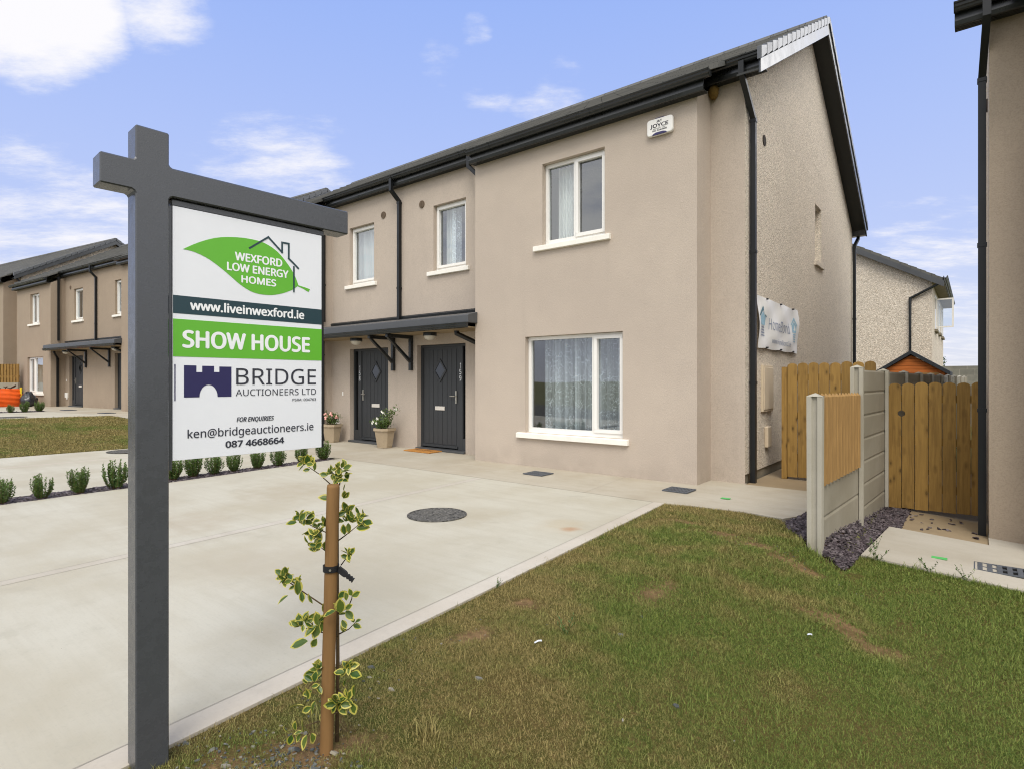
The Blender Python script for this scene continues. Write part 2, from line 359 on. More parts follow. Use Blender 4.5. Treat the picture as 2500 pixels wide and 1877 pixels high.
def greystone():
    t = NT('grey_stone_chip'); at = t.n('ShaderNodeAttribute'); at.attribute_name = 'tint'
    r = t.n('ShaderNodeValToRGB'); t.l(at.outputs['Fac'], r.inputs[0]); e = r.color_ramp
    e.elements[0].color = (*lin(66, 68, 66), 1); e.elements[1].color = (*lin(150, 142, 124), 1); x = e.elements.new(.7); x.color = (*lin(96, 99, 97), 1)
    t.base(r.outputs[0]); t.set(.8, .3); return t.m
M['stone'] = greystone()
DIRT = [(-2.16, 2.82, .16, .10), (-2.24, 5.42, .28, .10), (-1.75, 5.20, .36, .12), (-1.41, 5.04, .34, .13), (-1.05, 4.9, .30, .12), (-1.62, 3.56, .13, .30), (-.69, 4.16, .28, .16), (-.5, 4.0, .22, .12),
        (-1.9, 1.2, .20, .22), (-2.0, .95, .20, .15), (-2.1, 2.3, .12, .2)]
def lawnbase():
    t = NT('lawn_thatch'); v = t.coord()
    n1 = t.noise(v, 1.1, 5); n2 = t.noise(v, 26, 4, .7); n3 = t.noise(v, 140, 3, .7)
    c = t.mix(t.mr(n1, .35, .65), lin(98, 86, 48), lin(78, 86, 38)); c = t.mix(t.mr(n2, .4, .7), c, lin(112, 94, 58)); c = t.mix(t.mr(n3, .45, .75, 0, .6), c, lin(54, 50, 28))
    for (x, y, rx, ry) in DIRT:
        mp = t.n('ShaderNodeMapping'); mp.vector_type = 'POINT'; t.l(t.tc.outputs['Object'], mp.inputs[0])
        mp.inputs['Scale'].default_value = (1 / rx, 1 / ry, 0); mp.inputs['Location'].default_value = (-x / rx, -y / ry, 0)
        ln = t.n('ShaderNodeVectorMath', operation='LENGTH'); t.l(mp.outputs[0], ln.inputs[0])
        e = t.mth('ADD', ln.outputs['Value'], t.mth('MULTIPLY', t.mth('SUBTRACT', t.noise(v, 7, 6, .75), .5), 3.4))
        c = t.mix(t.mr(e, 1.1, .3, 0, .85), c, t.mix(t.mr(n2, .35, .65), lin(150, 120, 86), lin(116, 92, 66)))
    t.base(c); t.set(.95, .1); t.bump(t.mth('ADD', n2, n3), .8, .02); return t.m
M['lawnbase'] = lawnbase()
def blademat():
    t = NT('grass_blade'); at = t.n('ShaderNodeAttribute'); at.attribute_name = 'tint'
    geo = t.n('ShaderNodeNewGeometry'); v = geo.outputs['Position']
    n1 = t.noise(v, .75, 4, .6); n2 = t.noise(v, 4.0, 4, .6)
    sx = t.n('ShaderNodeSeparateXYZ'); t.l(v, sx.inputs[0])
    lush = t.mr(t.mth('ADD', t.mth('ADD', t.mth('MULTIPLY', n1, 1.0), t.mth('MULTIPLY', n2, .55)), t.mr(sx.outputs[0], -2.6, .4, -.13, .18)), .58, .88)
    g = t.mix(at.outputs['Fac'], lin(60, 88, 26), lin(132, 152, 68)); dry = t.mix(at.outputs['Fac'], lin(94, 86, 40), lin(186, 168, 110))
    mixf = t.mth('ADD', t.mth('MULTIPLY', lush, .82), t.mr(at.outputs['Fac'], .25, .0, -.0, .3))
    c = t.mix(mixf, dry, g); t.base(c); t.set(.6, .25)
    tl = t.n('ShaderNodeBsdfTranslucent'); t.l(c, tl.inputs[0]); mx = t.n('ShaderNodeMixShader'); mx.inputs[0].default_value = .25
    t.l(t.b.outputs[0], mx.inputs[1]); t.l(tl.outputs[0], mx.inputs[2]); t.l(mx.outputs[0], t.out.inputs[0]); return t.m
M['blade'] = blademat()
M['ground'] = simple('rough_ground', lin(96, 96, 58), .95, .1, .3, .8, .6, 20)
M['road'] = simple('asphalt', (.055, .055, .058), .9, .2, .2, 8, .3, 120)

# ------------------------------------------------------------------ mesh helpers
class MB:
    def __init__(s): s.v = []; s.f = []; s.mi = []; s.cur = 0
    def add(s, vs, fs):
        o = len(s.v); s.v += [tuple(p) for p in vs]
        for f in fs: s.f.append([i + o for i in f]); s.mi.append(s.cur)
        return s
    def box(s, x0, x1, y0, y1, z0, z1):
        if x0 > x1: x0, x1 = x1, x0
        if y0 > y1: y0, y1 = y1, y0
        vs = [(x, y, z) for z in (z0, z1) for y in (y0, y1) for x in (x0, x1)]
        return s.add(vs, [(0, 2, 3, 1), (4, 5, 7, 6), (0, 1, 5, 4), (2, 6, 7, 3), (0, 4, 6, 2), (1, 3, 7, 5)])
    def quad(s, *p): return s.add(p, [tuple(range(len(p)))])
    def prism(s, poly, a0, a1, axis='x'):
        """poly: list of 2-D points; extruded from a0 to a1 along axis"""
        n = len(poly)
        mk = {'x': lambda a, p: (a, p[0], p[1]), 'y': lambda a, p: (p[0], a, p[1]), 'z': lambda a, p: (p[0], p[1], a)}[axis]
        vs = [mk(a0, p) for p in poly] + [mk(a1, p) for p in poly]
        return s.add(vs, [tuple(range(n))[::-1], tuple(range(n, 2 * n))] + [(i, (i + 1) % n, n + (i + 1) % n, n + i) for i in range(n)])
    def tube(s, pts, r, n=8, cap=True, square=False):
        pts = [Vector(p) for p in pts]; rs = r if isinstance(r, (list, tuple)) else [r] * len(pts); rings = []
        up0 = None
        for i, p in enumerate(pts):
            t = ((pts[min(i + 1, len(pts) - 1)] - p).normalized() + (p - pts[max(i - 1, 0)]).normalized())
            t = t.normalized() if t.length > 1e-6 else Vector((0, 0, 1))
            ref = Vector((0, 1, 0)) if abs(t.z) > .9 else Vector((0, 0, 1))
            if square: ref = Vector((1, 0, 0)) if abs(t.x) < .9 else Vector((0, 0, 1))
            a = t.cross(ref).normalized(); b = t.cross(a).normalized()
            if up0 is not None and a.dot(up0) < 0 and False: a = -a
            k = 1.0
            if 0 < i < len(pts) - 1:
                c = (pts[i + 1] - p).normalized().dot(t); k = 1 / max(c, .5)
            rings.append([p + (a * math.cos(2 * math.pi * (j + .5) / n) + b * math.sin(2 * math.pi * (j + .5) / n)) * rs[i] * (1 if not square else 1.2) for j in range(n)])
        vs = [q for r_ in rings for q in r_]; fs = []
        for i in range(len(pts) - 1):
            for j in range(n): fs.append((i * n + j, i * n + (j + 1) % n, (i + 1) * n + (j + 1) % n, (i + 1) * n + j))
        if cap: fs += [tuple(range(n))[::-1], tuple(range((len(pts) - 1) * n, len(pts) * n))]
        return s.add(vs, fs)
    def dome(s, c, rx, ry, rz, n=16, m=6, full=False):
        vs = []; fs = []; lo = -math.pi / 2 if full else 0
        for i in range(m + 1):
            a = lo + (math.pi / 2 - lo) * i / m
            for j in range(n): vs.append((c[0] + rx * math.cos(a) * math.cos(2 * math.pi * j / n), c[1] + ry * math.cos(a) * math.sin(2 * math.pi * j / n), c[2] + rz * math.sin(a)))
        for i in range(m):
            for j in range(n): fs.append((i * n + j, i * n + (j + 1) % n, (i + 1) * n + (j + 1) % n, (i + 1) * n + j))
        return s.add(vs, fs)
    def xform(s, M_): s.v = [tuple(M_ @ Vector(p)) for p in s.v]; return s
    def build(s, name, mats, parent=None, world=True, smooth=False, bevel=0, tint=None, seg=2):
        """world=True: vertices are world coordinates and get shifted to the parent's location"""
        me = bpy.data.meshes.new(name); off = Vector((0, 0, 0))
        if parent is not None and world: off = parent_origin(parent)
        me.from_pydata([(p[0] - off.x, p[1] - off.y, p[2] - off.z) for p in s.v], [], s.f)
        mats = mats if isinstance(mats, (list, tuple)) else [mats]
        for m in mats: me.materials.append(m)
        if len(mats) > 1: me.polygons.foreach_set('material_index', s.mi)
        bm = bmesh.new(); bm.from_mesh(me); bmesh.ops.remove_doubles(bm, verts=bm.verts, dist=1e-6) if tint is None else None
        bmesh.ops.recalc_face_normals(bm, faces=bm.faces) if tint is None else None
        bm.to_mesh(me); bm.free()
        if tint is not None:
            at = me.attributes.new('tint', 'FLOAT', 'POINT'); at.data.foreach_set('value', np.asarray(tint, dtype=np.float32))
        if smooth: me.polygons.foreach_set('use_smooth', [True] * len(me.polygons))
        me.update()
        o = bpy.data.objects.new(name, me); COL.objects.link(o)
        if parent is not None: o.parent = parent
        if bevel:
            md = o.modifiers.new('bevel', 'BEVEL'); md.width = bevel; md.segments = seg; md.limit_method = 'ANGLE'; md.angle_limit = R(40)
        return o
def parent_origin(p):
    v = Vector((0, 0, 0))
    while p is not None: v += Vector(p.location); p = p.parent
    return v
def tag(o, label=None, cat=None, group=None, kind=None):
    for k_, v in (('label', label), ('category', cat), ('group', group), ('kind', kind)):
        if v: o[k_] = v
    return o
def thing(name, loc, label, cat, group=None, rz=0):
    o = bpy.data.objects.new(name, None); COL.objects.link(o); o.location = loc; o.rotation_euler = (0, 0, rz); o.empty_display_size = .1
    return tag(o, label, cat, group)
_cap = {}
FONT = None
try:
    import os
    _p = os.path.join(bpy.utils.resource_path('LOCAL'), 'datafiles', 'fonts', 'NotoSansHebrew-Regular.woff2')
    if os.path.exists(_p): FONT = bpy.data.fonts.load(_p)
except Exception: FONT = None
def text_mesh(s, width=None, cap=None, bold=0., shear=0., spacing=1.0, thick=.0006, align='L'):
    """lettering as a mesh in the XY plane: x from 0 to width, cap height cap"""
    def raw(t):
        cu = bpy.data.curves.new('t', 'FONT'); cu.body = t; cu.size = 1
        if FONT: cu.font = FONT
        cu.shear = shear; cu.space_character = spacing; cu.resolution_u = 5
        o = bpy.data.objects.new('t', cu); COL.objects.link(o); dg = bpy.context.evaluated_depsgraph_get(); dg.update()
        me = bpy.data.meshes.new_from_object(o.evaluated_get(dg)); bpy.data.objects.remove(o); bpy.data.curves.remove(cu)
        vs = np.array([v.co[:] for v in me.vertices]); fs = [list(p.vertices) for p in me.polygons]; bpy.data.meshes.remove(me); return vs, fs
    h, _ = raw('H'); ch = h[:, 1].max() - h[:, 1].min(); b0 = h[:, 1].min()
    vs, fs = raw(s); sx = (width / (vs[:, 0].max() - vs[:, 0].min())) if width else cap / ch; sy = cap / ch
    vs[:, 0] = (vs[:, 0] - vs[:, 0].min()) * sx; vs[:, 1] = (vs[:, 1] - b0) * sy
    return vs, fs
def put_text(name, s, x, z, width, cap, mat, parent, y=-.001, rot=None, world=False, **kw):
    d = kw.get('bold', 0) * cap * 1.25; sh = [(0, 0)] if d < 1e-4 else [(0, 0), (-d, 0), (d, 0), (0, d * .7), (0, -d * .7), (-d * .5, d * .4), (d * .5, -d * .4)]
    vs, fs = text_mesh(s, width - 2 * d, cap - 1.2 * d, **kw); m = MB()
    for i, (dx, dy) in enumerate(sh):
        pts = [(x + d + p[0] + dx, y - .00004 * i, z + d * .6 + p[1] + dy) for p in vs]
        if rot: pts = [tuple(rot @ Vector(p)) for p in pts]
        m.add(pts, fs)
    return m.build(name, mat, parent, world=world)

# ------------------------------------------------------------------ ground heights
def sst(t): t = np.clip(t, 0, 1); return t * t * (3 - 2 * t)
def gz(x, y):
    x = np.asarray(x, float); y = np.asarray(y, float)
    z = .32 * sst((-11.5 - x) / 9.0) + .50 * sst((-31.5 - x) / 3.5)
    w = .10 + .9 * sst((6.0 - y) / 2.5)
    z = z - .215 * sst((x + .96) / (2 * w) + .5) - .065 * np.clip(x + .8, 0, 1.4)
    return z
def G(x, y): return float(gz(x, y))
def sheet(name, poly, mat, dz, step=.35, kind='structure', thick=0):
    """a polygon laid over the ground: triangulated, cut into cells and draped"""
    bm = bmesh.new(); f = bm.faces.new([bm.verts.new((p[0], p[1], 0)) for p in poly])
    xs = [p[0] for p in poly]; ys = [p[1] for p in poly]
    for ax, lo, hi in ((0, min(xs), max(xs)), (1, min(ys), max(ys))):
        a = lo + step
        while a < hi:
            c = [0, 0, 0]; c[ax] = a; n = [0, 0, 0]; n[ax] = 1
            bmesh.ops.bisect_plane(bm, geom=bm.verts[:] + bm.edges[:] + bm.faces[:], plane_co=c, plane_no=n); a += step
    if thick:
        be = [e for e in bm.edges if e.is_boundary]; ex = bmesh.ops.extrude_edge_only(bm, edges=be)
        low = {v for v in ex['geom'] if isinstance(v, bmesh.types.BMVert)}
    else: low = set()
    for v in bm.verts: v.co.z = G(v.co.x, v.co.y) + dz - (thick if v in low else 0)
    bmesh.ops.recalc_face_normals(bm, faces=bm.faces)
    me = bpy.data.meshes.new(name); bm.to_mesh(me); bm.free()
    if sum(p.normal.z for p in me.polygons if abs(p.normal.z) > .5) < 0: me.flip_normals()
    me.materials.append(mat); o = bpy.data.objects.new(name, me); COL.objects.link(o)
    if kind: o['kind'] = kind
    return o
def big_ground():
    xs = np.unique(np.concatenate([[-1500, -600, -250, -120, -80], np.arange(-60, 30, 1.5), np.arange(-3, 2, .2), [40, 60, 100, 250, 600, 1500]]))
    ys = np.unique(np.concatenate([[-1500, -600, -250, -100, -50, -25], np.arange(-12, 34, 1.0), np.arange(2, 9, .25), [45, 70, 120, 250, 600, 1500]]))
    XX, YY = np.meshgrid(xs, ys); ZZ = gz(np.clip(XX, -60, 30), YY) - .06
    m = MB(); nx, ny = len(xs), len(ys)
    m.v = list(zip(XX.ravel(), YY.ravel(), ZZ.ravel()))
    for j in range(ny - 1):
        for i in range(nx - 1): m.f.append([j * nx + i, j * nx + i + 1, (j + 1) * nx + i + 1, (j + 1) * nx + i]); m.mi.append(0)
    o = m.build('ground', M['ground']); o['kind'] = 'structure'
big_ground()

def edge_x(y): return -2.325 - .0675 * (y - .74)           # lawn-side edge of the driveway
def inner_x(y): return edge_x(y) - .135
YS, YN = -1.6, 6.06
sheet('driveway', [(-8.32 + .0, YS), (inner_x(YS), YS), (inner_x(YN), YN), (-8.70, YN), (-8.40, 3.0)], M['drive'], 0.0)
sheet('driveway_edge', [(inner_x(YS) + .004, YS), (edge_x(YS), YS), (edge_x(YN), YN), (inner_x(YN) + .004, YN)], M['kerbc'], 0.002, thick=.08)
# pale band between two tooled joints
def line(name, a, b, w, mat, dz):
    a = Vector((*a, 0)); b = Vector((*b, 0)); n = (b - a).normalized().cross(Vector((0, 0, 1))) * w / 2
    return sheet(name, [(a + n)[:2], (b + n)[:2], (b - n)[:2], (a - n)[:2]], mat, dz)
line('driveway_joint_band', (-4.93, -1.5), (-5.42, 6.04), .100, M['drive_pale'], .0012)
line('driveway_joint', (-4.875, -1.5), (-5.365, 6.04), .004, M['joint'], .0022)
line('driveway_joint', (-4.985, -1.5), (-5.475, 6.04), .004, M['joint'], .0022)
line('driveway_joint', (inner_x(-1.5), -1.5), (inner_x(6.05), 6.05), .004, M['joint'], .0035)
sheet('front_path', [(-8.9, YN + .004), (-2.72, YN + .004), (-2.4, 6.14), (-1.86, 6.20), (-1.48, 6.12), (-1.38, 6.35), (-1.36, 6.9), (-1.36, 7.86), (-2.36, 7.86), (-2.36, 7.95), (-12.2, 7.95), (-12.2, YN + .004)], M['path'], 0.0, thick=.06)
for a, b in (((-3.72, 6.08), (-3.86, 7.39)), ((-9.24, 6.08), (-9.24, 7.9)), ((-6.72, 6.08), (-6.72, 7.39)), ((-8.9, 6.066), (-2.72, 6.066))):
    line('path_joint', a, b, .006, M['joint'], .0015)
sheet('side_path', [(-2.36, 7.865), (-1.30, 7.865), (-1.22, 14), (-2.36, 14)], M['tanpath'], -.004)
sheet('neighbour_path', [(-.80, 6.02), (2.6, 5.98), (2.6, 8.0), (.11, 8.0), (.11, 7.42), (-.72, 7.42)], M['path_light'], .01, step=.12, thick=.07)
sheet('neighbour_side_path', [(-.62, 7.425), (.14, 7.425), (.14, 13), (-.62, 13)], M['tanpath'], -.01, step=.12)
sheet('gravel_bed', [(-1.42, 5.45), (-.80, 5.1), (-.60, 6.3), (-.60, 14), (-1.42, 14)], M['soil'], -.03, step=.1)
sheet('plant_strip', [(-8.74, -2), (-8.335, -2), (-8.335, 1.4), (-8.41, 3.0), (-8.69, 5.92), (-8.93, 5.92), (-8.78, 3.0)], M['soil'], -.018)
sheet('neighbour_driveway', [(-13.25, -3), (-8.745, -3), (-8.785, 3.0), (-8.935, 5.92), (-8.9, YN), (-13.0, YN), (-13.1, 3.6)], M['drive'], 0.0)
line('driveway_joint_band', (-11.9, -1), (-11.75, 6.0), .10, M['kerbc'], .0012)
sheet('front_path_continued', [(-20, YN + .015), (-12.2, YN + .015), (-12.2, 7.95), (-20, 7.95)], M['path'], 0.0)
sheet('lawn_beyond', [(-21.0, -3), (-13.26, -3), (-13.11, 3.6), (-13.0, 6.06), (-20.4, 6.06), (-20.9, 3.6)], M['lawnbase'], -.005)
sheet('far_driveway', [(-24.72, -3), (-21.02, -3), (-20.92, 3.6), (-20.42, 6.06), (-24.9, 5.55)], M['drive'], 0.0)
sheet('far_plant_strip', [(-25.05, -3), (-24.72, -3), (-24.9, 5.55), (-25.25, 5.52)], M['soil'], -.01)
sheet('far_driveway_beyond', [(-32.5, -3), (-25.05, -3), (-25.25, 5.52), (-33, 5.2)], M['drive'], 0.0)
sheet('far_path', [(-33.5, 5.21), (-25.25, 5.53), (-20.42, 6.08), (-20.02, 6.09), (-20.02, 8.2), (-33.5, 7.6)], M['path'], 0.0)
sheet('lawn', [(edge_x(-1.5) + .004, -1.5), (3.2, -1.5), (3.2, 5.97), (-.80, 6.01), (-.82, 5.3), (-1.12, 5.28), (-1.36, 5.75), (-1.50, 6.11), (-1.86, 6.19), (-2.4, 6.13), (edge_x(6.06) + .004, 6.055)], M['lawnbase'], -.010, step=.2)
sheet('road', [(-60, -9), (30, -9), (30, -3.2), (-60, -3.2)], M['road'], -.05, step=6)

# ------------------------------------------------------------------ houses
T30 = math.tan(R(30))
RIDGE_Y, Z0 = 4.45, 5.26
def roof_z(y): return Z0 + T30 * (y + .2) if y <= RIDGE_Y else Z0 + T30 * (RIDGE_Y + .2) - T30 * (y - RIDGE_Y)
GUT = [(0, 0), (-.008, -.062), (-.03, -.078), (-.062, -.078), (-.078, -.066), (-.084, -.048), (-.098, -.040), (-.104, -.016), (-.118, -.010), (-.122, .004), (-.110, .004), (-.090, -.012), (-.076, -.05), (-.03, -.066), (-.012, 0)]
def wall_open(m, x0, x1, z0, z1, y, ops, depth=.13):
    """front wall in plane y with rectangular openings and their reveals"""
    xs = sorted({x0, x1, *[o[0] for o in ops], *[o[1] for o in ops]}); zs = sorted({z0, z1, *[o[2] for o in ops], *[o[3] for o in ops]})
    for a, b in zip(xs, xs[1:]):
        for c, d in zip(zs, zs[1:]):
            if any(o[0] <= a and b <= o[1] and o[2] <= c and d <= o[3] for o in ops): continue
            m.quad((a, y, c), (b, y, c), (b, y, d), (a, y, d))
    for o in ops:
        a, b, c, d = o[:4]; e = y + depth
        m.quad((a, y, c), (a, y, d), (a, e, d), (a, e, c)); m.quad((b, y, c), (b, e, c), (b, e, d), (b, y, d)); m.quad((a, y, d), (b, y, d), (b, e, d), (a, e, d)); m.quad((a, y, c), (a, e, c), (b, e, c), (b, y, c))
def wavy(x0, x1, z0, z1, y, waves, amp, seed=0):
    m = MB(); n = max(int(waves * 8), 12); r = random.Random(seed); ph = r.random() * 6; xs = [x0 + (x1 - x0) * i / n for i in range(n + 1)]
    ys = [y + amp * math.sin(ph + waves * 2 * math.pi * i / n + .8 * math.sin(i * .9 + ph)) for i in range(n + 1)]
    for i in range(n): m.quad((xs[i], ys[i], z0), (xs[i + 1], ys[i + 1], z0), (xs[i + 1], ys[i + 1], z1), (xs[i], ys[i], z1))
    return m
def window(root, x0, x1, z0, z1, y, mull=None, sash=None, sill=True, cur=(), sl=.15, sr=.10):
    """frame set back in its opening; mull = mullion x, sash = 0 left / 1 right opening light"""
    f = MB(); a, b = y + .085, y + .15; w = .055
    f.box(x0 + .002, x1 - .002, a, b, z0 + .002, z0 + w + .02); f.box(x0 + .002, x1 - .002, a, b, z1 - w, z1 - .002)
    f.box(x0 + .002, x0 + w, a, b, z0 + w + .02, z1 - w); f.box(x1 - w, x1 - .002, a, b, z0 + w + .02, z1 - w)
    fields = [(x0 + w, x1 - w)]
    if mull: f.box(mull - .03, mull + .03, a, b, z0 + w + .02, z1 - w); fields = [(x0 + w, mull - .03), (mull + .03, x1 - w)]
    if sash is not None:
        c, d = fields[sash]; k = .05; p = a - .018; q = b - .012; zl, zh = z0 + w + .0, z1 - w + .02; c -= .02; d += .02
        f.box(c, d, p, q, zl, zl + k); f.box(c, d, p, q, zh - k, zh); f.box(c, c + k, p, q, zl + k, zh - k); f.box(d - k, d, p, q, zl + k, zh - k)
    o = f.build('window', M['white'], root, world=False, bevel=.004)
    g = MB()
    for c, d in fields: g.quad((c, y + .125, z0 + w), (d, y + .125, z0 + w), (d, y + .125, z1 - w), (c, y + .125, z1 - w))
    g.build('pane', M['glass'], o, world=False)
    if sill:
        s = MB(); s.prism([(y - .055, z0 - .09), (y - .055, z0 - .012), (y + .084, z0 + .004), (y + .084, z0 - .09)], x0 - sl, x1 + sr, 'x')
        s.build('sill', M['sill'], o, world=False, bevel=.006)
    for c in cur:
        k = c.get('y', .3); wavy(c['x'][0], c['x'][1], z0 + .01, z1 - .0, y + k, c.get('n', 4), c.get('a', .02), int(x0 * 100)).build('curtain', M[c.get('m', 'curtain')], o, world=False, smooth=True)
    return o
def door(root, x0, x1, z1, y, outer, number=None):
    """composite front door with a side light; outer=+1 puts the side light at the x1 side"""
    a, b = y + .10, y + .17; fr = MB(); w = .05; W = x1 - x0; sw = .27
    lx0, lx1 = (x0 + w, x1 - sw - .02) if outer > 0 else (x0 + sw + .02, x1 - w)
    lo = .045
    d = MB(); d.box(lx0, lx1, a + .02, b - .01, lo + .02, z1 - w)
    n = 7; pw = (lx1 - lx0 - .10) / n
    for i in range(n):
        c = lx0 + .05 + i * pw; d.box(c + .004, c + pw - .004, a + .012, a + .0195, lo + .08, z1 - w - .05)
    d.box(lx0 + .01, lx1 - .01, a - .012, a + .0195, lo + .022, lo + .065)
    o = d.build('front_door', M['door'], root, world=False, bevel=.003)
    fr.box(x0 + .002, x0 + w, a, b, lo, z1 - .002); fr.box(x1 - w, x1 - .002, a, b, lo, z1 - .002); fr.box(x0 + w, x1 - w, a, b, z1 - w, z1 - .002)
    sx0, sx1 = (x1 - sw, x1 - w) if outer > 0 else (x0 + w, x0 + sw)
    mx0, mx1 = (lx1 + .005, sx0 + .10) if outer > 0 else (sx1 - .10, lx0 - .005)
    fr.box(mx0, mx1, a, b, lo, z1 - w); gx0, gx1 = (mx1, x1 - w) if outer > 0 else (x0 + w, mx0)
    fr.box(gx0, gx1, a, b, lo, lo + .22)
    fr.build('door_frame', M['door'], o, world=False, bevel=.004)
    MB().quad((gx0, a + .04, lo + .22), (gx1, a + .04, lo + .22), (gx1, a + .04, z1 - w), (gx0, a + .04, z1 - w)).build('side_light', M['doorglass'], o, world=False)
    MB().box(x0, x1, y - .05, b, .003, .044).build('threshold', M['pvc_grey'], o, world=False, bevel=.004)
    cx, cz, hx, hz = (lx0 + lx1) / 2, 1.56, .185, .235; t = MB()
    P_ = [(cx, cz + hz), (cx + hx, cz), (cx, cz - hz), (cx - hx, cz)]; Q = [(cx, cz + hz * .74), (cx + hx * .74, cz), (cx, cz - hz * .74), (cx - hx * .74, cz)]
    for i in range(4):
        j = (i + 1) % 4; vs = [(p[0], yy, p[1]) for yy in (a - .004, a + .014) for p in (P_[i], P_[j], Q[j], Q[i])]
        t.add(vs, [(0, 1, 2, 3), (4, 7, 6, 5), (0, 4, 5, 1), (1, 5, 6, 2), (2, 6, 7, 3), (3, 7, 4, 0)])
    t.build('diamond_frame', M['door'], o, world=False, bevel=.003)
    MB().quad(*[(q[0], a + .006, q[1]) for q in Q]).build('diamond_pane', M['doorglass'], o, world=False)
    s = MB(); s.box(cx - .13, cx + .13, a - .004, a + .012, .79, .865); s.build('letterbox', M['letterbox'], o, world=False, bevel=.003)
    hx_ = lx1 - .055 if outer > 0 else lx0 + .055; h = MB(); h.box(hx_ - .016, hx_ + .016, a - .004, a + .012, .93, 1.17)
    h.tube([(hx_, a, 1.07), (hx_, a - .05, 1.07), (hx_ - outer * .12, a - .05, 1.07)], .010, 8); h.build('handle', M['steel'], o, world=False)
    if number:
        for i, ch in enumerate(number):
            vs, fs = text_mesh(ch, .052 if ch != '1' else .026, .098); cxn = (mx0 + mx1) / 2
            wid = max(v[0] for v in vs); MB().add([(cxn - wid / 2 + p[0], a - .002, 1.60 - i * .118 + p[1]) for p in vs], fs).build('door_number', M['ink_white'], o, world=False)
    return o
def tile_profile(y0, y1, z_at, lift=.0, step=.30 * math.cos(R(30))):
    pts = []; n = max(1, round(abs(y1 - y0) / step)); dy = (y1 - y0) / n
    for i in range(n):
        a, b = y0 + i * dy, y0 + (i + 1) * dy; pts += [(a, z_at(a) + lift + .034), (b, z_at(b) + lift + .012)]
    return pts
def eaves(root, x0, x1, yw, zs, endcap=(True, True), gx=(0, 0)):
    """soffit, fascia and gutter for a wall in plane yw with soffit height zs"""
    m = MB(); m.box(x0, x1, yw - .128, yw, zs, zs + .012)
    for i in range(1, 4): m.box(x0, x1, yw - .128 + i * .03, yw - .128 + i * .03 + .004, zs - .003, zs + .001)
    m.build('soffit', M['soffit'], root, world=False)
    f = MB(); f.prism([(yw - .15, zs - .012), (yw - .158, zs - .006), (yw - .170, zs + .035), (yw - .168, zs + .055), (yw - .151, zs + .062), (yw - .15, zs + .21), (yw - .129, zs + .21), (yw - .129, zs - .012)], x0, x1, 'x'); f.build('fascia', M['pvc_mid'], root, world=False)
    g = MB(); z = zs + .188; y = yw - .151
    g.prism([(y + p[0], z + p[1]) for p in GUT], x0 + gx[0], x1 + gx[1], 'x')
    for s_, e in ((x0 + gx[0], endcap[0]), (x1 + gx[1], endcap[1])):
        if e: g.prism([(y + p[0], z + p[1]) for p in GUT[:10]], s_ - .006, s_ + .006, 'x')
    x = x0 + .5
    while x < x1 - .2: g.prism([(y + p[0] * 1.04 - .001, z + p[1] * 1.04 + .001) for p in GUT[:10]], x - .015, x + .015, 'x'); x += 1.9
    g.build('gutter', M['pvc_mid'], root, world=False)
def pipe(root, pts, name='downpipe', w=.034):
    m = MB(); m.tube(pts, w * math.sqrt(2) / 1.2, 4, square=True)
    for (a, b) in zip(pts, pts[1:]):
        a, b = Vector(a), Vector(b)
        if abs(a.x - b.x) + abs(a.y - b.y) < 1e-4 and abs(a.z - b.z) > 1:
            z = max(a.z, b.z) - .03
            while z > min(a.z, b.z): m.box(a.x - w - .007, a.x + w + .007, a.y - w - .004, a.y + w + .004, z - .02, z + .02); z -= 1.75
    return m.build(name, M['pvc_black'], root, world=False)
